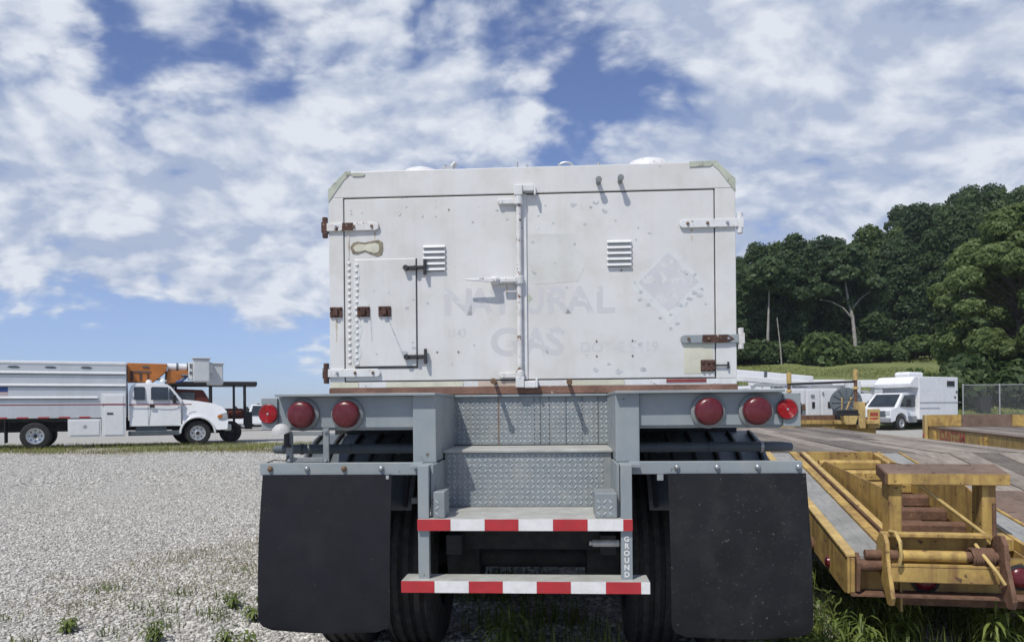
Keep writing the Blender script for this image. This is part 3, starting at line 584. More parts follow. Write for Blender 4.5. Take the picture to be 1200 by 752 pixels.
# mud flap hangers, flaps, bolts
for s in (-1, 1):
    a, b = sorted((s * .4635, s * 1.216)); hb = BX('flap_hanger', 'grey', TK, a, b, -.06, -.02, 1.062, 1.118, .003)
    for i in range(4):
        x = s * (.672 + i * .1755) if s > 0 else s * (.652 + i * .1715)
        m = 'bolt_rust' if (s < 0 and i in (1, 3)) else 'bolt'
        MB().lathe([(.013, 0), (.013, .005), (.010, .010), (.004, .013), (0, .0135)], (x, -.06, 1.092), (0, -1, 0), 12).build('hanger_bolt', m, hb, smooth=50)
    # flap: sheet with rounded lower corners, slightly bellied
    x0, x1, zb = (.602, 1.198, .358) if s < 0 else (.631, 1.227, .350)
    nx_, nz_ = 30, 40; Vv = []; Ff = []
    for j in range(nz_ + 1):
        t = j / nz_; z = 1.066 - (1.066 - zb) * t
        for i in range(nx_ + 1):
            q = i / nx_; xx = x0 + (x1 - x0) * q + (.026 * t if True else 0) * (1 if q > 0.5 else .3); ins = 0
            rr = .065; dzb = z - zb
            if dzb < rr: ins = rr - math.sqrt(max(rr * rr - (rr - dzb) ** 2, 0))
            xl, xr = x0 + .008 * t + ins, x1 + .026 * t + .0 - ins
            Vv.append((s * (xl + (xr - xl) * q), -.072 - .030 * math.sin(t * 2.6) - .018 * t * math.sin(q * 3.1 + .4) - .008 * math.sin(q * 7 + t * 4) * t, z))
    for j in range(nz_):
        for i in range(nx_): k = j * (nx_ + 1) + i; Ff.append((k, k + 1, k + nx_ + 2, k + nx_ + 1))
    fl = MB().add(Vv, Ff).build('mud_flap', 'flap' if s < 0 else 'flap_spot', TK); so_ = fl.modifiers.new('thick', 'SOLIDIFY'); so_.thickness = .007
    # tube across the wheel box with clamps
    tb = MB().tube([(s * .46, .20, 1.168), (s * 1.10, .20, 1.168), (s * 1.20, .205, 1.168), (s * 1.245, .215, 1.166), (s * 1.255, .23, 1.166)], [.024, .024, .024, .020, .006], 14).build('cross_tube', 'dark_grey', TK, smooth=40)
    for x in (.62, .86, 1.10):
        MB().cyl((s * x, .20, 1.168), (s * (x + .014), .20, 1.168), .0275, 14).build('tube_clamp', 'galv' if s > 0 and x > 1 else 'dark_grey', tb, smooth=40)
    # ribbed fender over the tyres
    a0, a1 = R(20), R(152); cy, cz, rr = .98, .52, .70
    V2 = []; F2 = []; na = 26; xa, xb = sorted((s * .60, s * 1.235))
    for i in range(na + 1):
        a = a0 + (a1 - a0) * i / na
        for x in (xa, xb): V2.append((x, cy + rr * math.cos(a), cz + rr * math.sin(a)))
    F2 = [(2 * i, 2 * i + 1, 2 * i + 3, 2 * i + 2) for i in range(na)]
    fd = MB().add(V2, F2).build('fender', 'fender', TK, smooth=60); f_ = fd.modifiers.new('thick', 'SOLIDIFY'); f_.thickness = .008
    for i in range(6):
        x = s * (.63 + i * .115); pth = [(x, cy + (rr + .008) * math.cos(a), cz + (rr + .008) * math.sin(a)) for a in np.linspace(R(100), R(151), 9)]
        rb = MB().tube(pth, .012, 6).build('fender_rib', 'black', fd, smooth=50)
BX('flap_tab', 'galv', TK, -.628, -.615, -.075, -.062, 1.045, 1.062); BX('flap_tab', 'grey', TK, .585, .612, -.064, -.056, 1.035, 1.062)
# plate bracket and its little lamp hood, left
br = MB(); br.box(-1.098, -1.068, -.045, -.030, 1.119, 1.262); br.box(-.925, -.898, -.045, -.030, 1.119, 1.275); br.box(-1.067, -.926, -.043, -.032, 1.120, 1.142); br.box(-1.10, -.926, -.05, -.034, 1.243, 1.262)
bk = br.build('plate_bracket', 'lamp_ring', TK, .002)
for x, z in ((-.912, 1.262), (-.912, 1.13), (-1.083, 1.13)): MB().cyl((x, -.045, z), (x, -.053, z), .008, 8).build('bracket_bolt', 'bolt', bk)
hd = MB(); hd.lathe([(.044, 0), (.042, .018), (.030, .036), (.012, .046), (0, .047)], (-1.108, -.07, 1.252), (-.25, -.15, 1), 16); hd.build('lamp_hood', 'hood', bk, smooth=50)
MB().cyl((-1.09, -.06, 1.20), (-1.09, -.06, 1.25), .012, 8).cyl((-1.09, -.05, 1.19), (-1.09, -.05, 1.20), .018, 8).build('lamp_socket', 'black', bk)
MB().tube([(-1.19, -.04, 1.118), (-1.15, -.05, 1.132), (-1.10, -.05, 1.128), (-1.085, -.045, 1.15)], .003, 6).build('wire', 'black', bk)
# running gear
def wheel(parent, loc, s, w_=.28, r=.505, m_r='under'):
    t = empty('wheel', loc); t.parent = parent
    pr = [(.285, -w_ * .42), (.30, -w_ * .5), (.40, -w_ * .5), (r - .035, -w_ * .47), (r - .012, -w_ * .42), (r, -w_ * .36)]
    for i in range(4):
        q = -w_ * .30 + i * w_ * .2; pr += [(r, q - .018), (r - .014, q - .012), (r - .014, q + .006), (r, q + .012)]
    pr += [(r, w_ * .36), (r - .012, w_ * .42), (r - .035, w_ * .47), (.40, w_ * .5), (.30, w_ * .5), (.285, w_ * .42)]
    MB().lathe(pr, (0, 0, 0), (1, 0, 0), 40).build('tyre', 'rubber', t, smooth=35)
    MB().lathe([(.286, -w_ * .42), (.27, -w_ * .4), (.255, s * w_ * .1), (.12, s * w_ * .12), (.12, s * w_ * .2), (0, s * w_ * .2)], (0, 0, 0), (1, 0, 0), 28).build('rim', m_r, t, smooth=35)
    return t
for ya in (.98, 2.32):
    for s in (-1, 1):
        for x in (.655, 1.045): wheel(TK, (s * x, ya, .505), s)
    MB().cyl((-1.0, ya, .505), (1.0, ya, .505), .07, 12).build('axle', 'under', TK, smooth=40)
    for s in (-1, 1):
        MB().cyl((s * .48, ya, .505), (s * .30, ya, .505), .20, 20).build('brake_drum', 'under', TK, smooth=40)
        MB().box(s * .40 - .04, s * .40 + .04, ya - .5, ya + .5, .60, .70).build('spring', 'under', TK)
for s in (-1, 1): MB().box(s * .42 - .06, s * .42 + .06, .75, 11.0, .86, 1.20).build('frame_rail', 'under', TK)
for y in (1.6, 3.2, 5.0, 7.5, 10.5): MB().box(-.36, .36, y - .05, y + .05, .90, 1.15).build('crossmember', 'under', TK)
BX('crossmember', 'red_under', TK, -.25, .26, .55, .62, .775, .86, .004); BX('mud_shield', 'under', TK, -.44, .44, .64, .66, .60, 1.1)
for (x0, x1, z) in ((-.33, -.24, .80), (-.13, .12, .785), (.17, .27, .80)): BX('dried_bracket', 'scar', TK, x0, x1, .30, .33, z - .03, z + .02, .01)
MB().cyl((.30, .0, .745), (.42, .0, .745), .016, 12).cyl((.285, .0, .745), (.30, .0, .745), .011, 10).build('stowed_rod', 'galv', TK, .002, 40)
BX('mud_lamp', 'lamp_ring', TK, -.60, -.57, .36, .39, .88, .91, .004)
MB().box(-.30, .30, 2.0, 2.1, .30, .62).build('air_tank', 'under', TK, .03)
for s in (-1, 1): MB().box(s * .9 - .05, s * .9 + .05, 8.6, 8.7, .02, 1.2).build('landing_leg', 'under', TK)

# ------------------------------------------------------------------ yellow equipment trailer on the right
M['wood'] = mat('weathered_plank', (.215, .185, .155), .85, var=.22, scale=4, streak=.8, streak_scale=(42, 1.1, 42), streak_col=(.10, .08, .065), dust=((.30, .275, .245), .5), objrand=.42, bump=.5, bump_scale=35)
M['wood_grey'] = mat('grey_plank', (.27, .275, .27), .85, var=.16, scale=4, streak=.6, streak_scale=(50, 1.5, 50), streak_col=(.13, .13, .13), dust=((.36, .36, .34), .4), bump=.5, bump_scale=35)
M['paint_red_old'] = mat('old_red_paint', (.33, .06, .045), .7, var=.2, scale=7, chip=((.45, .33, .12), .56, 16.0))
YT = empty('equipment_trailer', (1.80, 3.97, 0), R(-10), 'rusting yellow flatbed trailer with weathered plank deck and a folded ladder ramp', 'trailer')
bz = lambda y: .58 + .13 * min(y, 2.85) if y <= 2.85 else .95
def slope_box(mb, x0, x1, y0, y1, lo, hi):
    mb.prism([(y0, bz(y0) + lo), (y1, bz(y1) + lo), (y1, bz(y1) + hi), (y0, bz(y0) + hi)], x0, x1, 'x'); return mb
MB().prism([(0, .385), (.06, .375), (2.85, .66), (11, .66), (11, .944), (2.85, .944), (0, .572)], -.07, -.055, 'x').build('side_plate', 'yellow', YT, .003)
MB().prism([(0, .385), (2.85, .66), (11, .66), (11, .944), (2.85, .944), (0, .572)], 2.19, 2.205, 'x').build('side_plate', 'yellow', YT, .003)
slope_box(MB(), -.076, -.020, 0.0, 2.85, -.006, .008).build('edge_flange', 'yellow_pale', YT, .002)
BX('edge_flange', 'yellow_pale', YT, -.076, -.02, 2.852, 11, .945, .958, .002)
slope_box(MB(), -.018, .138, .03, 2.84, -.045, -.004).build('tail_plank', 'wood_grey', YT, .004)
slope_box(MB(), .140, .200, .02, 2.85, -.05, .006).build('inner_flange', 'yellow', YT, .003)
slope_box(MB(), .862, .885, .02, 2.85, -.05, .006).build('inner_flange', 'yellow', YT, .003)
slope_box(MB(), .887, 1.03, .03, 2.84, -.045, -.002).build('tail_plank', 'wood_grey', YT, .004)
slope_box(MB(), 1.032, 1.052, .02, 2.85, -.05, .006).build('inner_flange', 'yellow', YT, .003)
slope_box(MB(), 1.054, 2.19, .02, 1.50, -.03, -.004).build('tail_plate', 'rust_plate', YT, .003)
for i in range(6): slope_box(MB(), 1.056 + i * .189, 1.056 + i * .189 + .181, 1.505, 2.845, -.045, -.002 + random.uniform(-.004, .002)).build('tail_plank', 'wood', YT, .004)
slope_box(MB(), .201, .861, .15, 2.84, -.30, -.26).build('well_floor', 'rust', YT)
slope_box(MB(), .2005, .212, .05, 2.84, -.30, -.051).build('well_side', 'yellow', YT); slope_box(MB(), .850, .861, .05, 2.84, -.30, -.051).build('well_side', 'yellow', YT)
BX('well_end', 'yellow', YT, .2, .862, 2.846, 2.86, .60, .948)
# deck planks (run lengthwise, three lengths each, slightly uneven)
np_ = 11; pw_ = 2.21 / np_
for i in range(np_):
    x0 = -.018 + i * pw_; y = 2.866
    for L in ((2.4, 3.1, 2.7) if i % 2 else (3.3, 2.2, 2.7)):
        dz_ = random.uniform(-.007, .005)
        p = BX('deck_plank', 'wood', YT, x0 + random.uniform(.002, .006), x0 + pw_ - random.uniform(.003, .009), y + .003, min(y + L, 11) - .004, .905 + dz_, .949 + dz_, .004)
        y += L
        if y > 10.9: break
# ladder ramp folded forward on the tail
RP = empty('folded_ramp', (0, 0, 0)); RP.parent = YT
def rbox(name, m, x0, x1, y0, y1, lo, hi, bv=.003): return slope_box(MB(), x0, x1, y0, y1, lo, hi).build(name, m, RP, bv)
rbox('ramp_rail', 'rust', .214, .268, .30, 2.78, -.05, .012); rbox('ramp_rail_cap', 'yellow_pale', .222, .262, .30, 2.78, .013, .020)
rbox('ramp_rail', 'yellow', .802, .848, .30, 2.78, -.05, .012)
BX('ramp_end_beam', 'yellow', RP, .269, .801, 2.72, 2.78, .84, .962, .003)
MB().prism([(.62, .60), (2.50, .83), (2.20, .918), (.62, .862)], .296, .306, 'x').build('ramp_web', 'yellow', RP, .002)
MB().prism([(.50, .56), (2.50, .83), (2.20, .915), (1.0, .925), (.50, .80)], .786, .796, 'x').build('ramp_web', 'yellow', RP, .002)
for i, y in enumerate((.52, .80, 1.10, 1.42, 1.76, 2.12, 2.48)):
    zc = bz(y) - .065 + .008 * i
    MB().prism([(y - .04, zc - .05), (y + .04, zc - .05), (y + .04, zc + .005), (y + .022, zc + .024), (y - .022, zc + .024), (y - .04, zc + .005)], .308, .784, 'x').build('ramp_rung', 'rust' if i < 4 else 'yellow', RP, .003)
# foot of the ramp standing up like a table
MB().prism([(.27, .962), (.45, 1.004), (.45, 1.026), (.27, .985)], .205, .815, 'x').build('ramp_foot_plate', 'rust_plate', RP, .003)
BX('ramp_foot_lip', 'yellow', RP, .205, .815, .26, .2695, .925, .985, .002)
MB().prism([(.27, .925), (.45, .965), (.45, 1.024), (.27, .983)], .195, .2045, 'x').build('ramp_foot_lip', 'rust', RP, .002)
for x0, x1 in ((.222, .288), (.690, .760)):
    BX('ramp_foot_leg', 'yellow', RP, x0, x1, .300, .312, .60, .961, .003); BX('ramp_foot_leg', 'yellow', RP, x0 - .0, x0 + .012, .313, .43, .60, .961, .003)
MB().cyl((.36, .34, .94), (.735, .26, .625), .0105, 10).build('ramp_brace', 'yellow_pale', RP, smooth=40)
MB().cyl((.735, .262, .64), (.735, .262, .83), .011, 8).build('ramp_pin', 'rust', RP, smooth=40)
# rear end: beams, hinge shaft with spring, hinge plates, lamps
rb_ = MB(); rb_.box(.125, .645, .055, .14, .672, .690); rb_.box(.125, .645, .13, .142, .575, .672); rb_.build('hinge_beam', 'yellow', YT, .003)
rb_ = MB(); rb_.box(.122, .646, -.02, .14, .532, .546); rb_.box(.122, .646, -.02, -.008, .455, .531); rb_.build('tail_beam', 'yellow', YT, .003)
BX('tail_panel', 'yellow', YT, -.055, 2.19, .085, .095, .39, .57); BX('tail_sill', 'rust', YT, -.055, 2.19, -.01, .095, .372, .388, .003)
MB().cyl((.02, .02, .585), (.70, .02, .585), .026, 14).build('hinge_shaft', 'rust', YT, smooth=40)
MB().cyl((.19, .02, .585), (.50, .02, .585), .0285, 14).build('shaft_sleeve', 'yellow', YT, smooth=40)
MB().tube([(.525 + .105 * t, .02 + .041 * math.cos(t * 2 * math.pi * 8), .585 + .041 * math.sin(t * 2 * math.pi * 8)) for t in np.linspace(0, 1, 120)], .0085, 6).build('hinge_spring', 'rust', YT, smooth=50)
for x in (.098, .648):
    pts = [(-.13, .36), (-.09, .355), (.06, .50), (.10, .60), (.09, .66), (.04, .695), (-.02, .70), (-.06, .66), (-.07, .58), (-.12, .47), (-.15, .40)]
    MB().prism(pts, x, x + .022, 'x').build('hinge_plate', 'rust' if x > .5 else 'yellow', YT, .003)
MB().tube([(.155, .06, .70), (.165, .0, .705), (.172, -.05, .665), (.172, -.06, .60), (.170, -.04, .545)], .010, 8).build('hinge_strap', 'yellow_pale', YT, smooth=50)
MB().tube([(.56, .05, .645), (.57, -.02, .60), (.61, -.07, .53), (.64, -.09, .47)], .009, 8).build('hinge_strap', 'yellow_pale', YT, smooth=50)
MB().prism([(-.02, .40), (.05, .40), (.07, .50), (.06, .58), (.0, .60), (-.04, .55)], -.03, -.012, 'x').build('hinge_ear', 'rust', YT, .003)
MB().cyl((-.03, .02, .53), (.10, .02, .53), .032, 12).build('hinge_shaft', 'rust', YT, smooth=40)
BX('corner_block', 'yellow', YT, -.055, -.032, -.005, .09, .39, .57, .004)
for (x, z, r) in ((.33, .452, .058), (.775, .475, .052), (1.6, .475, .052)):
    l = MB().lathe([(r + .014, 0), (r + .014, .012), (r, .016)], (x, .084, z), (0, -1, 0), 24).build('tail_lamp', 'black', YT, smooth=40)
    MB().lathe([(r, .010), (r * .9, .022), (r * .5, .03), (0, .033)], (x, .084, z), (0, -1, 0), 24).build('lens', 'lens', l, smooth=50)
for (y, z, m, r) in ((.42, .465, 'lens', .036), (.84, .495, 'rust', .042), (1.12, .56, 'rust', .03)):
    MB().lathe([(r, 0), (r * .9, .012), (r * .5, .018), (0, .019)], (-.0702, y, z), (-1, 0, 0), 20).build('side_marker', m, YT, smooth=50)
for x in (.25, 2.0):
    MB().box(x - .06, x + .06, .9, 10.8, .52, .68).build('frame_rail', 'rust', YT)
    for y in (4.6, 5.5, 6.4):
        t = wheel(YT, (x - .02 if x < 1 else x + .02, y, .40), -1 if x < 1 else 1, .24, .40)
for y in (1.5, 3.0, 4.5, 6.0, 8, 10.4): MB().box(-.05, 2.18, y - .04, y + .04, .70 if y > 2 else .40, .89 if y > 2 else .55).build('crossmember', 'rust', YT)
MB().box(1.0, 1.2, 10.4, 10.6, 0.01, .7).build('landing_leg', 'rust', YT)

# ------------------------------------------------------------------ second yellow trailer, lettered side
CT = empty('equipment_trailer', (5.24, 6.30, 0), R(-16.9), 'far yellow trailer lettered CUSTOM in red on its side', 'trailer')
BX('side_plate', 'yellow', CT, 0, .012, 0, 8.1, .64, .944, .003); BX('side_plate', 'yellow', CT, 2.39, 2.402, 0, 8.1, .64, .944, .003)
BX('edge_flange', 'rust', CT, -.01, .05, 0, 8.1, .9445, .955)
for i in range(10):
    BX('deck_plank', 'wood', CT, .052 + i * .2335, .052 + i * .2335 + .226, .01, 8.08, .908, .95 + random.uniform(-.004, .005), .004)
BX('headboard', 'rust_plate', CT, -.01, 2.42, 8.1, 8.18, .80, 1.17, .004); BX('headboard_panel', 'yellow', CT, -.012, .55, 8.08, 8.0995, .96, 1.172, .003); BX('headboard_panel', 'yellow', CT, 1.35, 2.3, 8.08, 8.0995, .96, 1.165, .003)
BX('corner_post', 'yellow_pale', CT, -.06, -.011, 8.0, 8.2, .70, 1.17, .004)
lt = text('letter_row', 'CUSTOM', .25, 'paint_red_old', CT, (-.003, 7.15, .755), rot=(R(90), 0, R(-90)), sx=1.55, bold=.006)
for y in (7.45, 4.55, 2.0):
    MB().prism([(-.05, y - .10), (-.001, y - .10), (-.001, y + .10), (-.05, y + .10), (-.05, y + .07), (-.012, y + .07), (-.012, y - .07), (-.05, y - .07)], .74, .90, 'z').build('stake_pocket', 'yellow', CT, .003)
    BX('pocket_hole', 'seam', CT, -.016, -.0122, y - .069, y + .069, .75, .89)
MB().lathe([(.04, 0), (.035, .015), (0, .02)], (-.06, 8.1, .80), (-1, 0, 0), 16).build('side_marker', 'reflector', CT, smooth=50)
for x in (.35, 2.05):
    MB().box(x - .06, x + .06, .2, 8, .46, .64).build('frame_rail', 'rust', CT)
    for y in (1.2, 2.1): wheel(CT, (x, y, .40), 1, .24, .40)
MB().box(1.1, 1.3, 7.4, 7.6, .01, .5).build('landing_leg', 'rust', CT)

# ------------------------------------------------------------------ yellow gooseneck standing beyond the deck
GN = empty('trailer_gooseneck', (5.5, 15.3, 0), 0, 'rusty yellow trailer gooseneck with two upright stake posts joined by a black bar', 'trailer gooseneck')
BX('neck_beam', 'yellow', GN, .0, 1.75, .0, .5, .70, .98, .01); BX('neck_board', 'rust', GN, .12, .95, -.02, .0, .985, 1.17, .005); BX('neck_board', 'yellow', GN, .12, .95, -.035, -.021, .99, 1.07, .005)
for x in (.15, 1.5): BX('neck_leg', 'rust', GN, x, x + .15, .15, .35, 0, .70, .005)
for x, zt in ((.04, 2.02), (1.37, 2.07)):
    q = MB(); q.cyl((x, .05, .98), (x, .05, zt - .12), .032, 10); q.build('stake_post', 'rust', GN, smooth=40)
    MB().cyl((x, .05, zt - .22), (x, .05, zt), .047, 12).cyl((x, .05, zt - .40), (x, .05, zt - .34), .05, 12).build('post_cap', 'yellow_pale', GN, .006, 40)
MB().cyl((.04, .05, 1.79), (1.37, .05, 1.83), .022, 8).build('cross_bar', 'black', GN)
BX('square_post', 'yellow_pale', GN, 1.30, 1.48, -.14, .0, .90, 1.42, .008)
mp = BX('marker_panel', 'yellow_pale', GN, 1.56, 1.80, -.06, -.03, .90, 1.28, .006)
for z in (1.04, 1.14): BX('marker_stripe', 'paint_red_old', mp, 1.60, 1.76, -.064, -.0605, z, z + .07)
for (x0, x1, z) in ((1.06, 1.28, .985), (1.50, 1.75, .985), (.9, 1.1, .985)): BX('wood_block', 'yellow_pale', GN, x0, x1, -.18, -.04, z, z + .08, .01)
BK = empty('digger_bucket', (6.45, 15.0, 0), 0, 'small yellow digger bucket with a black box behind it on the trailer', 'bucket')
MB().prism([(.03, 1.02), (.06, .98), (.24, .98), (.30, 1.16), (0, 1.16)], -.05, .12).build('bucket_shell', 'yellow_pale', BK, .01)
BX('bucket_lip', 'black', BK, -.02, .32, -.055, .1, 1.161, 1.19, .004); BX('black_box', 'black', BK, -.03, .38, .13, .40, .98, 1.27, .02)
MB().cyl((.08, .2, 1.27), (.08, .2, 1.52), .014, 6).cyl((.17, .2, 1.27), (.27, .2, 1.52), .018, 6).build('lever', 'yellow_pale', BK)

# ------------------------------------------------------------------ vehicles (local: x forward, y left, z up)
def road_wheel(parent, x, y, z, r, w_, face, rim='chrome', dual=False):
    t = empty('wheel', (x, y, z)); t.parent = parent
    pr = [(r * .58, -w_ * .42), (r * .62, -w_ * .5), (r * .84, -w_ * .5), (r * .95, -w_ * .46), (r, -w_ * .36), (r, w_ * .36), (r * .95, w_ * .46), (r * .84, w_ * .5), (r * .62, w_ * .5), (r * .58, w_ * .42)]
    MB().lathe(pr, (0, 0, 0), (0, 1, 0), 36).build('tyre', 'rubber', t, smooth=35)
    d = face
    deep = .38 if dual else .12
    MB().lathe([(r * .60, d * w_ * .46), (r * .56, d * w_ * .46), (r * .53, d * w_ * (.40 - deep)), (r * .26, d * w_ * (.40 - deep * 1.1)), (r * .22, d * w_ * (.44 - deep)), (r * .12, d * w_ * (.5 - deep)), (0, d * w_ * (.5 - deep))], (0, 0, 0), (0, 1, 0), 28).build('rim', rim, t, smooth=35)
    hb = MB()
    for i in range(8):
        a = 2 * math.pi * i / 8; c = (r * .40 * math.cos(a), d * w_ * (.42 - deep), r * .40 * math.sin(a)); hb.cyl(c, (c[0], c[1] + d * .012, c[2]), r * .055, 8)
    tag(hb.build('hand_holes', 'black', t), kind='stuff')
    MB().cyl((0, d * w_ * (.49 - deep), 0), (0, d * w_ * (.53 - deep), 0), r * .14, 14).build('hub', 'black' if not dual else 'under', t, smooth=40)
    return t
def arch(cx, cz, r, a0, a1, n=12): return [(cx + r * math.cos(R(a0 + (a1 - a0) * i / n)), cz + r * math.sin(R(a0 + (a1 - a0) * i / n))) for i in range(n + 1)]

FT = empty('forestry_truck', (-17.44, 28.06, 0), R(25), 'long white bucket truck with silver chip box and orange boom folded over the cab', 'truck')
W = 2.40
bx_ = MB().box(-3.3, 3.0, .02, W, 1.13, 3.17).build('chip_box', 'truck_silver', FT, .02)
BX('top_rail', 'truck_white', FT, -3.32, 3.01, 0, W + .02, 3.12, 3.24, .03)
for z, x1 in ((2.81, 3.0), (2.35, 3.0), (1.89, 2.05)):
    MB().prism([(.019, z - .05), (-.035, z - .03), (-.035, z + .02), (.019, z + .05)], -3.29, x1 - .01, 'x').build('box_rib', 'truck_white', bx_, .006)
    BX('rib_painted_shade', 'dark_grey', bx_, -3.28, x1 - .02, .010, .0185, z - .075, z - .052)  # shade under the rib, put in as a dark strip
BX('red_stripe', 'stripe_red', bx_, -3.29, 2.18, .0165, .0192, 1.61, 1.65)
for x in (-2.0, -.65, .50, 1.66):
    MB().prism([(x - .19, 3.01), (x - .12, 3.05), (x + .08, 3.055), (x + .20, 3.02), (x + .16, 2.97), (x - .10, 2.975)], .008, .0195).build('vent', 'dark_grey', bx_, .004)
fg = BX('flag_sticker', 'letter_white', bx_, -1.55, -.82, .0155, .0190, 1.93, 2.28); BX('flag_canton', 'blue', fg, -1.2, -.824, .0125, .0152, 2.11, 2.278)
for z in (1.96, 2.02, 2.08): BX('flag_stripe', 'stripe_red', fg, -1.548, -.822, .0128, .0153, z, z + .02)
cb = BX('cabinet', 'truck_white', FT, 2.16, 2.98, -.05, .012, .42, 2.04, .012)
BX('cabinet_door', 'truck_white', cb, 2.26, 2.90, -.068, -.0505, .48, 1.98, .01); BX('cabinet_handle', 'black', cb, 2.34, 2.55, -.085, -.0685, 1.26, 1.32, .01)
BX('cabinet_stripe', 'stripe_red', cb, 2.165, 2.975, -.0705, -.0683, 1.60, 1.66)
tb_ = BX('tool_box', 'truck_white', FT, 1.05, 2.14, -.04, .5, .43, 1.09, .012); BX('tool_box_door', 'truck_white', tb_, 1.12, 2.08, -.058, -.0405, .49, 1.04, .01); MB().lathe([(.07, 0), (.07, .01), (.03, .015), (0, .015)], (1.6, -.058, .82), (0, -1, 0), 16).build('tool_box_latch', 'galv', tb_)
for x in np.arange(-3.2, 1.6, .66): BX('reflective_tape', 'tape_red', bx_, x, x + .36, .012, .0195, 1.135, 1.185)
MB().box(-3.2, 6.2, .75, 1.65, .62, 1.0).build('chassis_frame', 'under', FT)
MB().box(-3.2, 3.0, .2, 2.2, 1.0, 1.128).build('subframe', 'under', FT)
BX('mud_flap', 'rubber', FT, -.95, -.92, .02, .62, .25, 1.12)
for y, f in ((.16, -1), (2.26, 1)): road_wheel(FT, 0, y, .49, .49, .28, f, dual=True)
for y, f in ((.48, -1), (1.94, 1)): road_wheel(FT, 0, y, .49, .49, .28, f, 'under', dual=True)
for y, f in ((.20, -1), (2.22, 1)): road_wheel(FT, 5.52, y, .485, .485, .29, f)
MB().cyl((0, .4, .49), (0, 2.0, .49), .09, 10).cyl((5.52, .3, .45), (5.52, 2.1, .45), .06, 10).build('axle', 'under', FT)
# cab: side profile swept across, leaning in above the belt line
def cab_sweep(name, prof, y0, y1, m, parent, belt=1.72, lean=.16, smooth=30, bevel=.02):
    n = len(prof); Vv = []
    for s_, y in ((1, y0), (-1, y1)):
        for (x, z) in prof: Vv.append((x, y + s_ * max(0, z - belt) * lean / .7, z))
    Ff = [tuple(range(n)), tuple(range(2 * n - 1, n - 1, -1))] + [(i, i + n, (i + 1) % n + n, (i + 1) % n) for i in range(n)]
    return MB().add(Vv, Ff).build(name, m, parent, bevel, smooth)
cabp = [(3.10, .78), (4.93, .78), (4.96, 1.80), (4.58, 2.30), (4.42, 2.42), (3.9, 2.46), (3.30, 2.43), (3.16, 2.36), (3.08, 2.1)]
cab_ = cab_sweep('cab', cabp, .06, W - .06, 'truck_white', FT)
hoodp = [(4.965, .80)] + arch(5.52, .48, .63, 168, 12, 14) + [(6.30, .60), (6.62, .62), (6.66, 1.02), (6.60, 1.34), (6.44, 1.52), (6.1, 1.66), (5.5, 1.76), (4.965, 1.82)]
hood_ = cab_sweep('hood', hoodp, .02, W - .02, 'truck_white', FT, belt=1.2, lean=.34)
cab_sweep('wheel_arch', arch(5.52, .48, .68, 180, 0, 18) + arch(5.52, .48, .60, 0, 180, 18), -.03, W + .03, 'truck_white', FT, belt=9)
def win(pts, name='side_window', m='glass'):
    for (y, s_) in ((.06, 1), (W - .06, -1)):
        Vv = []
        for o_ in (-.012, .01):
            for (x, z) in pts: Vv.append((x, y + s_ * (max(0, z - 1.72) * .16 / .7 + o_), z))
        n = len(pts); MB().add(Vv, [tuple(range(n)), tuple(range(2 * n - 1, n - 1, -1))] + [(i, i + n, (i + 1) % n + n, (i + 1) % n) for i in range(n)]).build(name, m, cab_, .006)
win([(3.26, 1.80), (3.64, 1.80), (3.64, 2.28), (3.60, 2.31), (3.30, 2.31), (3.26, 2.27)]); win([(3.85, 1.80), (4.46, 1.80), (4.46, 2.30), (3.90, 2.31), (3.85, 2.27)]); win([(4.50, 1.80), (4.86, 1.76), (4.56, 2.20), (4.50, 2.27)])
MB().add([(4.98, .30, 1.82), (4.98, W - .30, 1.82), (4.60, W - .36, 2.31), (4.60, .36, 2.31), (4.955, .30, 1.80), (4.955, W - .30, 1.80), (4.57, W - .36, 2.29), (4.57, .36, 2.29)], [(0, 1, 2, 3), (4, 7, 6, 5), (0, 4, 5, 1), (1, 5, 6, 2), (2, 6, 7, 3), (3, 7, 4, 0)]).build('windscreen', 'glass', cab_)
BX('door_seam', 'dark_grey', cab_, 3.745, 3.757, .045, .0595, .84, 1.72); BX('door_seam', 'dark_grey', cab_, 4.915, 4.927, .045, .0595, .84, 1.72)
BX('door_handle', 'black', cab_, 3.80, 3.98, .03, .059, 1.50, 1.62, .01); BX('side_stripe', 'stripe_red', cab_, 3.08, 4.93, .05, .0592, 1.60, 1.645)
BX('mirror', 'black', cab_, 4.62, 4.74, -.20, -.10, 1.66, 1.98, .02); MB().cyl((4.68, -.14, 1.7), (4.78, .08, 1.66), .015, 6).build('mirror_arm', 'black', cab_)
BX('running_board', 'dark_grey', FT, 3.05, 4.88, .05, .35, .42, .60, .02); BX('fuel_tank', 'dark_grey', FT, 3.3, 4.4, .12, .6, .5, .78, .05)
BX('grille', 'black', hood_, 6.60, 6.70, .45, 1.95, .95, 1.38, .02); BX('bumper', 'galv', FT, 6.50, 6.78, .08, W - .08, .55, .82, .05)
MB().prism([(6.28, 1.05), (6.50, 1.02), (6.64, 1.10), (6.60, 1.30), (6.36, 1.24)], -.005, .08).build('headlamp', 'headlamp', hood_, .01); MB().prism([(6.24, 1.08), (6.42, 1.05), (6.44, 1.20), (6.28, 1.20)], -.018, -.004).build('turn_lamp', 'amber', hood_, .006)
BX('hood_stripe', 'stripe_red', hood_, 4.98, 5.3, .012, .03, 1.60, 1.64)
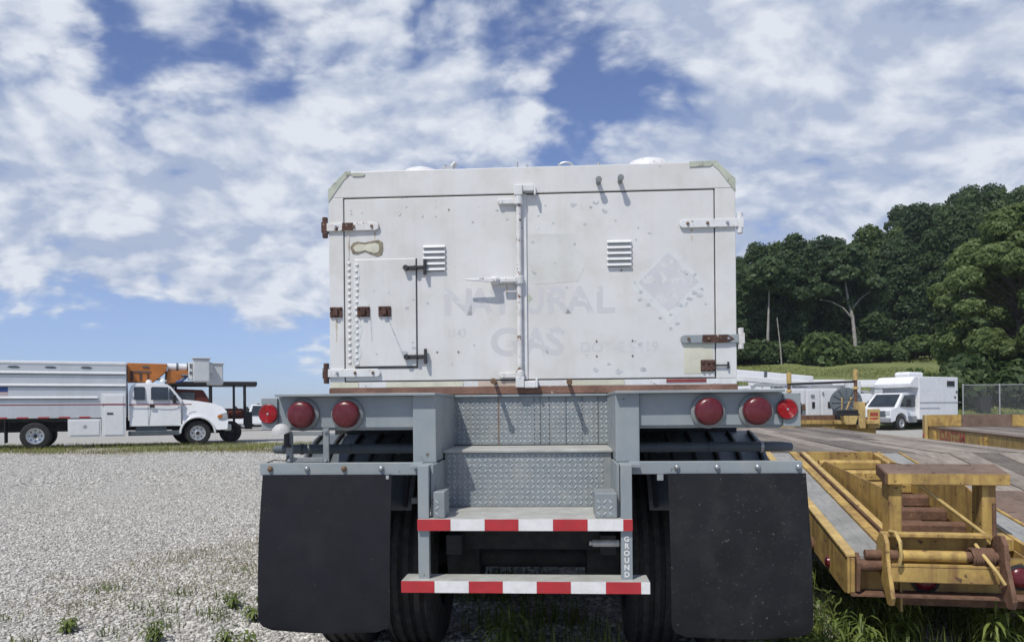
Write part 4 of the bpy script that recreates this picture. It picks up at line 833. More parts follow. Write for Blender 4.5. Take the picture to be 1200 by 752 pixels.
# boom
BM = empty('boom', (0, 0, 0)); BM.parent = FT
MB().prism([(3.02, 2.50), (3.9, 2.50), (4.12, 2.66), (4.42, 2.95), (4.45, 3.24), (3.02, 3.26)], .75, 1.55).build('boom_base', 'orange', BM, .03)
for (x0, x1, z0, z1) in ((3.12, 3.22, 2.55, 2.95), (3.45, 3.52, 2.55, 2.90), (3.72, 3.78, 2.55, 2.85), (3.15, 3.85, 2.90, 2.94), (3.55, 3.80, 3.08, 3.14)): BX('base_rib', 'rust_dark' if z1 - z0 > .1 else 'dark_grey', BM, x0, x1, .72, .749, z0, z1, .005)
MB().cyl((4.45, 1.1, 3.13), (5.20, 1.1, 3.13), .15, 18).build('boom_tube', 'truck_white', BM, smooth=40)
for x in (4.78, 5.17): MB().cyl((x, 1.1, 3.13), (x + .07, 1.1, 3.13), .175, 18).build('tube_collar', 'dark_grey', BM, smooth=40)
MB().prism([(4.42, 2.48), (4.72, 2.48), (5.22, 2.84), (5.22, 2.97), (4.42, 2.97)], .85, 1.40).build('boom_arm', 'orange', BM, .02)
MB().cyl((3.95, .80, 2.66), (4.40, .80, 2.95), .04, 8).cyl((4.38, .78, 2.62), (4.40, .78, 2.95), .035, 8).cyl((4.0, .78, 2.62), (4.40, .78, 2.62), .03, 8).build('boom_hose', 'black', BM, smooth=40)
for x, z in ((3.78, 2.52), (4.28, 2.56)): MB().lathe([(.12, 0), (.11, .08), (.06, .13), (0, .14)], (x, .5, z - .06), (0, 0, 1), 14).build('beacon', 'letter_white', BM, smooth=50)
for (x0, x1, y0, y1, z0, z1) in ((5.38, 6.0, .35, .95, 2.52, 3.44), (5.95, 6.56, 1.05, 1.65, 2.42, 3.28)):
    bkt = MB().box(x0, x1, y0, y1, z0, z1).build('bucket', 'plastic_grey', BM, .04); BX('bucket_rim', 'plastic_grey', bkt, x0 - .04, x1 + .04, y0 - .04, y1 + .04, z1, z1 + .06, .015)
MB().box(5.22, 5.37, .5, 1.3, 2.62, 3.30).box(5.99, 6.12, .6, 1.3, 2.9, 3.25).build('bucket_mount', 'letter_white', BM, .02); BX('mount_panel', 'dark_grey', BM, 5.27, 5.33, .48, .499, 3.06, 3.24); BX('mount_panel', 'dark_grey', BM, 5.25, 5.35, .48, .499, 2.82, 2.94)
MB().tube([(4.75, .9, 2.52), (4.95, .8, 2.56), (5.1, .8, 2.68), (5.18, .8, 2.78)], .05, 8).build('hydraulic_hose', 'blue', BM, smooth=50)
MB().cyl((4.95, .8, 2.80), (5.38, .6, 2.78), .04, 8).build('bucket_arm', 'dark_grey', BM)

# red machine under a black canopy behind the truck
TR = empty('canopy_tractor', (-12.7, 33.6, 0), R(20), 'red machine under a flat black canopy on posts, behind the white bucket truck', 'tractor')
BX('canopy', 'black', TR, -2.2, 1.45, -1.0, 1.0, 2.42, 2.60, .03)
for x in (-1.9, -.45, .5, .95):
    for y in (-.9, .9): BX('canopy_post', 'black', TR, x - .05, x + .05, y - .05, y + .05, .7, 2.42)
MB().prism([(-2.0, .6), (.2, .6), (.35, 1.3), (-.35, 1.55), (-.75, 2.25), (-2.0, 2.3)], -.8, .8).build('cab', 'red_machine', TR, .03)
BX('cab_window', 'glass', TR, -1.7, -1.05, -.83, -.801, 1.55, 2.15, .01); BX('hood', 'red_machine', TR, .05, .95, -.6, .6, 1.0, 1.45, .12); BX('grille_guard', 'black', TR, .95, 1.25, -.7, .7, .55, 1.3, .03)
for x, r in ((-1.4, .55), (.35, .45)):
    for y, f in ((-.75, -1), (.75, 1)): road_wheel(TR, x, y, r, r, .32, f, 'under')
MB().cyl((-1.4, -.6, .55), (-1.4, .6, .55), .08, 8).cyl((.35, -.6, .45), (.35, .6, .45), .08, 8).box(-1.6, .6, -.3, .3, .4, .7).build('axle', 'under', TR)
MB().box(1.2, 2.5, -.05, .05, .62, .72).build('tow_bar', 'black', TR)

# small car body builder for far parked vehicles
def small_car(loc, rz, m, label, h=1.45, L=4.5, cat='car', pickup=False, group=None):
    t = empty('parked_pickup' if pickup else 'parked_car', loc, rz, label, cat, group); l = L / 2
    if pickup: pf = [(-l, .45), (l, .45), (l, .95), (l - .9, 1.08), (l - 1.5, h), (l - 2.7, h), (l - 2.9, 1.1), (-l, 1.08)]
    else: pf = [(-l, .4), (l, .4), (l, .72), (l - 1.0, .92), (l - 1.7, h), (-l + 1.3, h), (-l + .5, .98), (-l, .9)]
    c = cab_sweep('body', pf, -.88, .88, m, t, belt=1.0, lean=.3, bevel=.05)
    gp = [(l - 1.18, 1.0), (l - 1.74, h - .08), (l - 2.6 if pickup else -l + 1.4, h - .08), (l - 2.75 if pickup else -l + .8, 1.02)]
    for y, s_ in ((-.88, 1), (.88, -1)):
        Vv = [(x, y + s_ * (max(0, z - 1) * .3 / .7 + o_), z) for o_ in (-.02, .01) for (x, z) in gp]
        MB().add(Vv, [(0, 1, 2, 3), (7, 6, 5, 4), (0, 4, 5, 1), (1, 5, 6, 2), (2, 6, 7, 3), (3, 7, 4, 0)]).build('window', 'glass', c)
    for x in (-l + .85, l - .85):
        for y, f in ((-.8, -1), (.8, 1)): road_wheel(t, x, y, .34, .34, .22, f)
    return t
small_car((-17.6, 52, 0), R(15), 'truck_white', 'small far white pickup in the gap left of the grey trailer', 1.75, 5.4, 'pickup', True)
small_car((-21.5, 58, 0), R(5), 'dark_grey', 'small far dark car in the gap beside the red machine', 1.5)

# ------------------------------------------------------------------ right side: cutaway van
VN = empty('box_van', (21.7, 42.6, 0), R(209), 'white cutaway van with a box body and roof air unit, facing left', 'van')
BX('box_body', 'truck_white', VN, -3.3, .25, -1.1, 1.1, .55, 2.88, .04)
MB().prism([(.25, 2.25), (.95, 2.3), (1.0, 2.5), (.6, 2.86), (.25, 2.9)], -1.08, 1.08).build('box_nose', 'truck_white', VN, .03)
cab_v = cab_sweep('cab', [(.25, .45), (1.05, .45)] + arch(1.62, .42, .5, 170, 10, 10) + [(2.45, .42), (2.55, .62), (2.52, 1.10), (1.95, 1.24), (1.25, 1.98), (.25, 2.05)], -.98, .98, 'truck_white', VN, belt=1.2, lean=.14)
MB().add([(1.97, -.80, 1.27), (1.97, .80, 1.27), (1.30, .72, 1.93), (1.30, -.72, 1.93), (1.92, -.8, 1.25), (1.92, .8, 1.25), (1.25, .72, 1.91), (1.25, -.72, 1.91)], [(0, 1, 2, 3), (4, 7, 6, 5), (0, 4, 5, 1), (1, 5, 6, 2), (2, 6, 7, 3), (3, 7, 4, 0)]).build('windscreen', 'glass', cab_v)
for y in (-.985, .975 - .02): MB().prism([(.45, 1.22), (1.72, 1.24), (1.2, 1.86), (.45, 1.90)], y + (.08 if y < 0 else -.06), y + (.11 if y < 0 else -.03) + .0).build('side_window', 'glass', cab_v)
MB().prism([(.45, 1.24), (1.70, 1.26), (1.2, 1.84), (.45, 1.88)], .90, .99).build('side_window', 'glass', cab_v)
BX('grille', 'dark_grey', cab_v, 2.50, 2.57, -.72, .72, .72, 1.04, .02)
for y in (-.82, .82): BX('headlamp', 'headlamp', cab_v, 2.48, 2.565, y - .14, y + .14, .82, 1.04, .02)
BX('bumper', 'truck_grey', VN, 2.45, 2.68, -.98, .98, .42, .68, .05); BX('lower_sill', 'truck_grey', VN, .3, 1.05, .90, 1.0, .40, .75, .02)
MB().cyl((1.2, 1.0, 1.3), (1.35, 1.2, 1.35), .02, 6).box(1.28, 1.40, 1.14, 1.32, 1.25, 1.65).build('mirror', 'black', cab_v)
ac = BX('air_unit', 'truck_white', VN, -1.2, .15, -.45, .45, 2.881, 3.17, .12); BX('box_window', 'black', VN, -2.95, -2.25, 1.101, 1.13, 2.36, 2.66, .02)
BX('box_trim', 'truck_grey', VN, -3.58, .2, 1.101, 1.115, 1.45, 1.49); BX('box_trim', 'truck_grey', VN, -1.6, .2, 1.101, 1.115, 1.15, 1.18)
for x in (-3.15, -3.0): MB().lathe([(.07, 0), (.05, .03), (0, .04)], (x, 1.101, 2.05 if x < -3.1 else 1.75), (0, 1, 0), 12).build('box_lamp', 'black', VN)
for x in (1.62, -2.4):
    for y, f in ((-.88, -1), (.88, 1)): road_wheel(VN, x, y, .38, .38, .25, f)
MB().box(-3.4, 2.2, -.5, .5, .35, .55).build('chassis_frame', 'under', VN)

# white service trucks with folded booms
def service_truck(loc, rz, label, L=5.2, boom=True, bz_=2.5, ang=0.0):
    t = empty('service_truck', loc, rz, label, 'truck', 'white service trucks behind the trailers')
    MB().box(-L / 2, L / 2, -1.1, 1.1, .55, .80).build('chassis_frame', 'under', t)
    for y, f in ((-1.15, -1), (1.15, 1)):
        y0, y1 = (y, y + .45) if f < 0 else (y - .45, y)
        x = -L / 2 + .1
        for i, (wd, z0, z1) in enumerate(((.75, .75, 2.0), (.65, .75, 2.0), (1.15, 1.30, 2.0), (.8, .75, 2.0))):
            c = BX('cabinet', 'truck_white', t, x, x + wd - .02, y0, y1, z0, z1, .015)
            yo = y0 - .016 if f < 0 else y1 + .002
            BX('cabinet_door', 'truck_white', c, x + .05, x + wd - .07, yo, yo + .014, z0 + .06, z1 - .06, .006)
            BX('cabinet_handle', 'black', c, x + wd * .5 - .06, x + wd * .5 + .06, yo - .012 if f < 0 else yo + .0145, yo - .0005 if f < 0 else yo + .028, (z0 + z1) / 2 - .12, (z0 + z1) / 2 + .12)
            x += wd
    pc = MB().prism([(-L / 2 + 3.55, .55), (L / 2 + 1.0, .55), (L / 2 + 1.0, 1.15), (L / 2 + .2, 1.30), (L / 2 - .35, 2.05), (-L / 2 + 3.7, 2.10)], -1.0, 1.0).build('cab', 'truck_white', t, .05)
    for y in (-1.012, 1.0): MB().prism([(-L / 2 + 3.9, 1.35), (L / 2 + .0, 1.35), (L / 2 - .42, 1.95), (-L / 2 + 3.9, 1.98)], y, y + .012).build('window', 'glass', pc)
    for xx in (-L / 2 + 1.95, L / 2 + .3):
        for y, f in ((-.95, -1), (.95, 1)): road_wheel(t, xx, y, .45, .45, .28, f)
    if boom:
        bm = empty('boom', (-L / 2 + 1.0, 0, bz_), 0); bm.parent = t; bm.rotation_euler = (0, R(ang), 0)
        MB().box(-.35, .35, -.35, .35, 2.0 - bz_, -.02).build('turret', 'truck_white', bm, .03)
        BX('boom_section', 'truck_white', bm, -.6, 4.4, -.16, .16, 0, .30, .03); BX('boom_section', 'letter_white', bm, -.2, 4.9, .22, .46, -.16, .06, .03)
        BX('boom_collar', 'dark_grey', bm, 1.5, 1.62, -.18, .18, -.02, .33); BX('bucket', 'plastic_grey', bm, 4.45, 5.1, -.45, .15, -.75, .25, .05)
        MB().cyl((.3, 0, -.1), (1.8, 0, .02), .05, 8).build('boom_ram', 'dark_grey', bm)
    for k in range(9):
        xx = -L / 2 + .3 + k * .42; zz_ = random.uniform(.95, 1.9); ww = random.uniform(.05, .16); hh = random.uniform(.08, .3)
        for y in (-1.205, 1.18): BX('hung_gear', random.choice(['black', 'dark_grey', 'galv', 'truck_grey', 'rust']), t, xx, xx + ww, y, y + .025, zz_ - hh, zz_, .01)
    for y in (-1.0, 1.0): BX('ladder_rail', 'galv', t, -L / 2 + .2, L / 2 - 1.6, y - .02, y + .02, 2.12, 2.18)
    for xx in np.arange(-L / 2 + .4, L / 2 - 1.7, .5): BX('rack_post', 'galv', t, xx - .02, xx + .02, -1.02, -.98, 2.0, 2.12)
    return t
service_truck((14.0, 38.5, 0), R(8), 'white service truck with cabinets along its side, nearest behind the gooseneck posts', bz_=2.35)
service_truck((21.0, 47.5, 0), R(176), 'white service truck half hidden behind the box van', bz_=2.6)
service_truck((17.4, 43.6, 0), R(187), 'white service truck in the middle of the row, left of the box van', bz_=2.45)
service_truck((9.6, 29.5, 0), R(196), 'white service truck mostly hidden behind the container, only its raised boom end showing', L=5.2, bz_=2.25, ang=-4)
# cable reels
def reel(loc, rz, label):
    t = empty('cable_reel', loc, rz, label, 'cable reel')
    for y in (-.32, .32):
        fl_ = MB().cyl((0, y - .03, .72), (0, y + .03, .72), .52, 32).build('reel_flange', 'fender', t, .01)
        for i in range(6): a = math.pi * i / 6; MB().cyl((-.48 * math.cos(a), y - .05 if y < 0 else y + .05, .72 - .48 * math.sin(a)), (.48 * math.cos(a), y - .05 if y < 0 else y + .05, .72 + .48 * math.sin(a)), .016, 6).build('flange_spoke', 'dark_grey', fl_)
    MB().cyl((0, -.29, .72), (0, .29, .72), .34, 24).build('cable_winding', 'black', t, smooth=40)
    return t
a = reel((11.95, 27.5, .75), R(-20), 'dark cable reel left of the tall yellow post'); b = reel((20.3, 45.1, .95), R(-24), 'dark cable reel right of the tall yellow post, in front of the van')
for t in (a, b): MB().box(-.7, .7, -.5, .5, -.12, .18).box(-.6, -.5, -.45, .45, -t.location.z, -.12).box(.5, .6, -.45, .45, -t.location.z, -.12).build('reel_stand', 'rust', t)

# ------------------------------------------------------------------ chain-link fence
def fence():
    t = empty('chain_link_fence', (26.9, 45.8, 0), R(-4), 'galvanised chain-link fence in front of the big green tree', 'fence')
    L, h, n = 15.0, 1.95, 7
    zf = lambda x: float(hill_z(26.9 + x, 45.8 - .07 * x)) if True else 0
    zb_ = .55
    for i in range(n + 1):
        x = i * 2.1; MB().cyl((x, 0, zb_ - .8), (x, 0, zb_ + h + .03), .035, 10).lathe([(.04, 0), (.03, .03), (0, .04)], (x, 0, zb_ + h + .03), (0, 0, 1), 10).build('fence_post', 'galv', t, smooth=40)
    MB().cyl((0, 0, zb_ + h), (L, 0, zb_ + h), .024, 8).build('top_rail', 'galv', t, smooth=40)
    Vv = []; Ff = []; p = .075; k = 0; wt_ = .0035
    for s_ in (-1, 1):
        for i in range(int((L + h) / p) + 1):
            x0 = i * p - (h if s_ > 0 else 0); xa, za, xb, zb2 = x0, 0, x0 + s_ * h, h
            if s_ < 0: xa, xb = x0, x0 - h
            def clipx(xa, za, xb, zb2):
                pts = []
                for lo in (0.0, L):
                    pass
                ta, tb = 0.0, 1.0; dx_ = xb - xa
                for lim, sg in ((0.0, 1), (L, -1)):
                    va, vb = sg * (xa - lim), sg * (xb - lim)
                    if va < 0 and vb < 0: return None
                    if va < 0: ta = max(ta, -va / (vb - va))
                    elif vb < 0: tb = min(tb, va / (va - vb))
                return None if ta >= tb else (xa + dx_ * ta, za + (zb2 - za) * ta, xa + dx_ * tb, za + (zb2 - za) * tb)
            q = clipx(xa, za, xb, zb2)
            if not q: continue
            xa, za, xb, zb2 = q; y = .004 * s_
            Vv += [(xa - wt_, y, zb_ + za), (xa + wt_, y, zb_ + za), (xb + wt_, y, zb_ + zb2), (xb - wt_, y, zb_ + zb2), (xa, y - wt_, zb_ + za), (xa, y + wt_, zb_ + za), (xb, y + wt_, zb_ + zb2), (xb, y - wt_, zb_ + zb2)]
            Ff += [(k, k + 1, k + 2, k + 3), (k + 4, k + 5, k + 6, k + 7)]; k += 8
    tag(np_mesh('chain_mesh', np.array(Vv), np.array(Ff), 'galv', t), kind='stuff')
fence()

# ------------------------------------------------------------------ trees
def leaf_mat(name, c1, c2, tr=.35):
    m = bpy.data.materials.new(name); m.use_nodes = True; nt = m.node_tree; nt.nodes.clear(); g = G(nt)
    ri = g.node('ShaderNodeNewGeometry').outputs['Random Per Island']; oi = g.node('ShaderNodeObjectInfo').outputs['Random']
    co = g.node('ShaderNodeTexCoord').outputs['Object']
    c = g.mix(ri, c1, c2); c = g.mix(g.ramp(g.noise(co, .5, 3, .6), .35, .65, 0, .5), c, tuple(Vector(c1) * .7))
    c = g.mix(1.0, c, g.mix(oi, (.80, .85, .85), (1.45, 1.38, 1.15)), 'MULTIPLY')
    d = g.node('ShaderNodeBsdfPrincipled', ins={'Base Color': c, 'Roughness': .55, 'Specular IOR Level': .3}); t = g.node('ShaderNodeBsdfTranslucent', ins={'Color': c})
    mx = g.node('ShaderNodeMixShader', ins={0: tr, 1: d.outputs[0], 2: t.outputs[0]})
    g.l.new(mx.outputs[0], g.node('ShaderNodeOutputMaterial').inputs[0]); return m
M['leaf_dark'] = leaf_mat('leaf_dark', (.046, .082, .040), (.105, .160, .070), .5)
M['leaf_mid'] = leaf_mat('leaf_mid', (.062, .105, .040), (.140, .195, .075), .5)
M['leaf_light'] = leaf_mat('leaf_light', (.16, .215, .065), (.31, .37, .15), .5)
M['grass'] = leaf_mat('grass_blade', (.14, .17, .045), (.30, .31, .13), .25)
M['grass_dry'] = leaf_mat('dry_grass', (.20, .17, .075), (.32, .26, .13), .25)
M['weed'] = leaf_mat('weed_leaf', (.085, .125, .025), (.20, .25, .075), .3)
M['bark'] = mat('bark', (.10, .085, .07), .9, var=.3, scale=3, bump=.6, bump_scale=14)
M['bark_pale'] = mat('bark_pale', (.30, .28, .25), .9, var=.25, scale=2, bump=.5, bump_scale=14)
def unit(n):
    v = rng.normal(size=(n, 3)); return v / np.linalg.norm(v, axis=1, keepdims=True)
def leaves_at(C, N, size, asp=1.6):
    n = len(C); T = np.cross(N, unit(n)); T /= np.linalg.norm(T, axis=1, keepdims=True) + 1e-9; B = np.cross(N, T)
    s = size * rng.uniform(.6, 1.35, (n, 1)); T = T * s * asp * .5; B = B * s * .5
    V = np.stack([C - T, C - B * .9 + N * s * .12, C + T, C + B * .9 + N * s * .12], 1).reshape(-1, 3)
    return V, np.arange(4 * n).reshape(n, 4)
def crown_mesh(name, lobes, n, size, m, parent, fill=.32):
    vol = np.array([l[3] * l[4] * l[5] for l in lobes]) ** .67; idx = rng.choice(len(lobes), n, p=vol / vol.sum()); L = np.array(lobes)[idx]
    u = unit(n); u[:, 2] = np.where(u[:, 2] < -.7, -u[:, 2] * .6, u[:, 2]); rad = 1 - fill * rng.random(n) ** 1.6
    rad *= 1 + .16 * np.sin(u[:, 0] * 7 + idx) * np.sin(u[:, 2] * 6 + idx * 2)
    C = L[:, :3] + u * L[:, 3:6] * rad[:, None]
    Nn = u + .8 * unit(n); Nn[:, 2] += .15; Nn /= np.linalg.norm(Nn, axis=1, keepdims=True)
    V, F = leaves_at(C, Nn, size); return np_mesh(name, V, F, m, parent)
def make_tree(name, h, spread, base, n, size, m, bark='bark', nl=16, shape='round'):
    t = empty(name)
    lobes = []; limbs = MB(); r0 = h * .017 + .06
    wob = [(random.uniform(-.03, .03) * h * k, random.uniform(-.03, .03) * h * k, h * .92 * q) for k, q in ((0, 0), (.3, .25), (.6, .5), (.9, .75), (1, 1))]
    wob[0] = (0, 0, -.5)
    limbs.tube(wob, [r0 * 1.25, r0, r0 * .75, r0 * .45, r0 * .12], 9)
    for i in range(nl):
        q = (i + .5) / nl; z = h * (base + (1 - base) * q ** .9 * .93); a = i * 2.4 + random.uniform(-.5, .5)
        env = math.sin(math.pi * min(1, .18 + q * .80)) ** .7 if shape == 'round' else (1.02 - q) ** .75
        rr = spread * env * random.uniform(.45, .95) * .72; x, y = rr * math.cos(a), rr * math.sin(a)
        s = spread * random.uniform(.30, .46) * (.75 + .4 * env); lobes.append((x, y, z, s, s, s * random.uniform(.55, .8)))
        zt = max(h * .12, z - rr * .75 - h * .05); fx = np.interp(zt, [p[2] for p in wob], [p[0] for p in wob]); fy = np.interp(zt, [p[2] for p in wob], [p[1] for p in wob])
        limbs.tube([(fx, fy, zt), ((fx + x) / 2, (fy + y) / 2, (zt + z) / 2 + .02 * h), (x, y, z)], [r0 * .34, r0 * .22, r0 * .06], 6)
    lobes.append((0, 0, h * .95, spread * .34, spread * .34, h * .05 + spread * .12))
    limbs.build('trunk', bark, t, smooth=60, recalc=False)
    crown_mesh('crown', lobes, n, size, m, t)
    return t
G_T = 'trees of the wooded hillside'
LB_T = 'tall dark leafy tree in the wood on the hillside behind the parked vehicles'
protos = []
for i in range(6):
    random.seed(50 + i)
    protos.append(make_tree('forest_tree', random.uniform(15.5, 19), random.uniform(4.6, 6.0), random.uniform(.06, .16), 19000, .31, 'leaf_dark' if i % 3 else 'leaf_mid', nl=24))
used = [False] * 6
def plant(k, u, d, s, rz=None, label=None, group=None, sz=1.0):
    x = u * d; z = float(hill_z(x, d)) - .3
    t = protos[k] if not used[k] else copy_tree(protos[k]); used[k] = True
    t.location = (x, d, z); t.rotation_euler = (0, 0, random.uniform(0, 6.28) if rz is None else rz); t.scale = (s, s, s * sz)
    tag(t, label or LB_T, 'tree', group or G_T)
    return t
random.seed(5)
row = [  # (image column as tangent, distance, scale)
    (.235, 92, .92), (.275, 96, .98), (.315, 90, .90), (.345, 98, 1.0), (.375, 92, .98), (.405, 99, 1.06), (.440, 93, 1.0), (.470, 100, 1.02), (.505, 94, 1.0), (.535, 101, 1.10), (.570, 95, 1.1), (.605, 100, 1.15), (.640, 96, 1.12), (.68, 100, 1.15), (.72, 97, 1.15),
    (.255, 112, .95), (.30, 108, .95), (.335, 114, .98), (.385, 112, 1.04), (.425, 116, 1.0), (.465, 113, 1.08), (.51, 116, 1.04), (.545, 112, 1.20), (.585, 117, 1.25), (.625, 114, 1.28), (.665, 118, 1.25), (.70, 113, 1.25),
    (.28, 132, 1.0), (.345, 130, 1.05), (.41, 134, 1.12), (.455, 130, 1.05), (.50, 134, 1.15), (.555, 132, 1.22), (.60, 136, 1.3), (.65, 132, 1.32), (.70, 136, 1.3)]
for i, (u, d, s) in enumerate(row): plant((i * 5 + i // 6) % 6, u + random.uniform(-.006, .006), d + random.uniform(-2, 2), s * random.uniform(.93, 1.05) * float(np.interp(u, [.23, .35, .45, .6, .7], [.74, .83, .88, .93, .95])))
# the pale bare-stemmed tree at the edge of the wood
random.seed(77)
pt = empty('bare_stem_tree', (.449 * 88, 88, float(hill_z(.449 * 88, 88)) - .2), 0, 'slender tree with a pale bare trunk at the edge of the wood', 'tree')
MB().tube([(0, 0, -.3), (-.15, 0, 2.5), (-.4, 0, 5.2), (-.9, .1, 7.4), (-1.2, .1, 9.5), (-1.1, .1, 12)], [.26, .22, .19, .15, .11, .05], 8).tube([(-.4, 0, 5.0), (-1.6, -.1, 6.3), (-3.0, -.2, 7.0), (-4.2, -.2, 7.2)], [.13, .10, .07, .03], 6).tube([(-.6, 0, 6.0), (.6, 0, 7.4), (1.8, .1, 8.2)], [.10, .07, .03], 6).build('trunk', 'bark_pale', pt, smooth=60, recalc=False)
crown_mesh('crown', [(-3.6, -.2, 8.0, 1.7, 1.5, .9), (-1.2, 0, 10, 2.2, 2.0, 1.3), (1.9, .1, 9.0, 1.6, 1.5, .9), (-.8, .1, 12.2, 2.0, 1.9, 1.3), (-2.6, 0, 11.2, 1.5, 1.4, .8)], 3600, .42, 'leaf_dark', pt)
for (u, d, x2, hgt) in ((.333, 86, .3, 9.0), (.352, 84, -.5, 5.5)):
    t = empty('bare_stem_tree', (u * d, d, float(hill_z(u * d, d)) - .2), 0, 'grey straight trunk at the left end of the wood' if hgt > 7 else 'thin leaning dead stem beside the container', 'tree')
    MB().tube([(0, 0, -.2), (x2 * .3, 0, hgt * .4), (x2, 0, hgt)], [.20 if hgt > 7 else .09, .16 if hgt > 7 else .07, .05], 8).build('trunk', 'bark_pale', t, smooth=60, recalc=False)
    if hgt > 7: crown_mesh('crown', [(.3, 0, hgt + 1.5, 2.4, 2.2, 1.6), (-1.2, 0, hgt + .5, 1.6, 1.5, 1.0), (1.6, 0, hgt, 1.5, 1.4, .9)], 2400, .42, 'leaf_dark', t)
# the big lighter tree by the fence
random.seed(31)
def big_tree():
    t = empty('fence_tree', (34.8, 52.5, float(hill_z(34.8, 52.5)) - .3), 0, 'big bright green leafy tree behind the chain-link fence at the right edge', 'tree')
    lobes = []; mb = MB(); mb.tube([(0, 0, -.4), (.1, 0, 3), (0, .2, 6.5), (.3, 0, 10)], [.34, .27, .18, .05], 9)
    for i in range(120):
        q = random.random(); z = 1.0 + q * 11.6; a = random.uniform(0, 6.283); env = (math.sin(math.pi * (.30 + .62 * q))) ** .8; rr = 5.3 * env * math.sqrt(random.uniform(.25, 1)); s = random.uniform(.6, 1.25)
        x, y = rr * math.cos(a), rr * math.sin(a); lobes.append((x, y, z, s, s, s * random.uniform(.6, .9)))
        if i % 2 == 0: zt = max(.8, z * .72); mb.tube([(0, 0, zt), (x * .5, y * .5, (zt + z) / 2 + .15), (x, y, z)], [.10, .06, .02], 6)
    mb.build('trunk', 'bark', t, smooth=60, recalc=False); crown_mesh('crown', lobes, 105000, .175, 'leaf_light', t, fill=.30)
big_tree()
# shrubs at the foot of the wood
shr = []
for i in range(3):
    t = empty('shrub'); lb_ = [(random.uniform(-1.1, 1.1), random.uniform(-.8, .8), random.uniform(.5, 1.5), .9, .9, .7) for _ in range(7)]
    MB().tube([(0, 0, -.2), (.1, 0, .7), (.3, .1, 1.4)], [.06, .05, .02], 6).tube([(0, 0, 0), (-.3, 0, .7), (-.6, .1, 1.3)], [.05, .04, .02], 6).build('stem', 'bark', t); crown_mesh('foliage', lb_, 1800, .26, 'leaf_mid', t); shr.append(t)
us_ = [False] * 3
for i, u in enumerate(np.linspace(.26, .70, 24)):
    k = i % 3; d = 84 + random.uniform(-3, 4) - (u - .45) * 8; t = shr[k] if not us_[k] else copy_tree(shr[k]); us_[k] = True; s = random.uniform(.9, 1.9); x = u * d
    t.location = (x, d, float(hill_z(x, d)) - .15); t.rotation_euler = (0, 0, random.uniform(0, 6)); t.scale = (s, s, s * random.uniform(.7, 1.2)); tag(t, 'green shrub along the foot of the wooded hillside', 'shrub', 'shrubs along the edge of the wood')
for (x, y, s) in ((28.6, 48.6, 1.1), (30.4, 49.2, 1.4), (32.4, 48.8, 1.2), (34.6, 49.4, 1.5), (27.0, 50.0, 1.0)):  # added to give the dark tree shade seen through the fence
    t = copy_tree(shr[int(x) % 3]); t.location = (x, y, float(hill_z(x, y)) - .2); t.scale = (s, s, s * 1.2); tag(t, 'shrub added for the dark shade under the big green tree, just behind the chain-link fence', 'shrub', 'shrubs behind the chain-link fence')
bn_ = empty('rubbish_bin', (28.75, 46.9, float(hill_z(28.75, 46.9)) + .0), 0, 'black rubbish bin behind the chain-link fence', 'bin')
MB().prism([(-.30, 0), (.30, 0), (.36, .95), (-.36, .95)], -.3, .3).build('bin_body', 'black', bn_, .03); BX('bin_lid', 'black', bn_, -.40, .40, -.36, .36, .95, 1.03, .02); MB().cyl((-.3, .32, .12), (-.22, .32, .12), .12, 12).build('bin_wheel', 'rubber', bn_); MB().cyl((.22, .32, .12), (.3, .32, .12), .12, 12).build('bin_wheel', 'rubber', bn_)
# distant trees far left
random.seed(9)
for i, (u, d, s) in enumerate(((-.345, 310, .22), (-.330, 300, .30), (-.36, 330, .22), (-.315, 305, .36), (-.385, 340, .22), (-.300, 315, .36))):
    t = copy_tree(protos[i % 6]); t.location = (u * d, d, -1); t.scale = (s * 1.2, s * 1.2, s); tag(t, 'far tree on the horizon in the gap left of the grey trailer', 'tree', 'far trees on the left horizon')

# ------------------------------------------------------------------ grass and weeds
def blades(P, h0, h1, w0, lean=.35, seg=2):
    n = len(P); h = rng.uniform(h0, h1, n); a = rng.uniform(0, 6.283, n); l = rng.uniform(.05, lean, n) * h; wd = w0 * rng.uniform(.6, 1.3, n)
    dx_, dy_ = np.cos(a), np.sin(a); px_, py_ = -dy_, dx_
    def pt(f, g_, s_): return np.stack([P[:, 0] + dx_ * l * g_ + px_ * wd * s_, P[:, 1] + dy_ * l * g_ + py_ * wd * s_, P[:, 2] + h * f], 1)
    V = np.stack([pt(0, 0, -.5), pt(0, 0, .5), pt(.55, .3, .42), pt(.55, .3, -.42), pt(1, 1, 0)], 1).reshape(-1, 3)
    k = np.arange(n)[:, None] * 5
    F = np.concatenate([k + np.array([[0, 1, 2, 3]]), k + np.array([[3, 2, 4, 4]])], 0)
    q = k + np.array([[0, 1, 2]]); q2 = k + np.array([[0, 2, 3]]); q3 = k + np.array([[3, 2, 4]])
    return V, np.concatenate([q, q2, q3], 0)
def clumpy(n, x0, x1, y0, y1, nc, sd):
    c = np.stack([rng.uniform(x0, x1, nc), rng.uniform(y0, y1, nc)], 1); i = rng.integers(0, nc, n); p = c[i] + rng.normal(0, sd, (n, 2)); return np.concatenate([p, np.zeros((n, 1))], 1)
P = clumpy(9000, -24, -6.5, 25.5, 31.0, 170, .38); V, F = blades(P, .04, .17, .016); o = np_mesh('grass', V, F, 'grass'); tag(o, 'strip of rough green grass under the bucket truck', 'grass', kind='stuff')
P = clumpy(6000, -23, -6, 24.5, 31.5, 170, .4); V, F = blades(P, .03, .12, .016); o = np_mesh('dry_grass', V, F, 'grass_dry'); tag(o, 'straw coloured grass among the strip under the bucket truck', 'grass', kind='stuff')
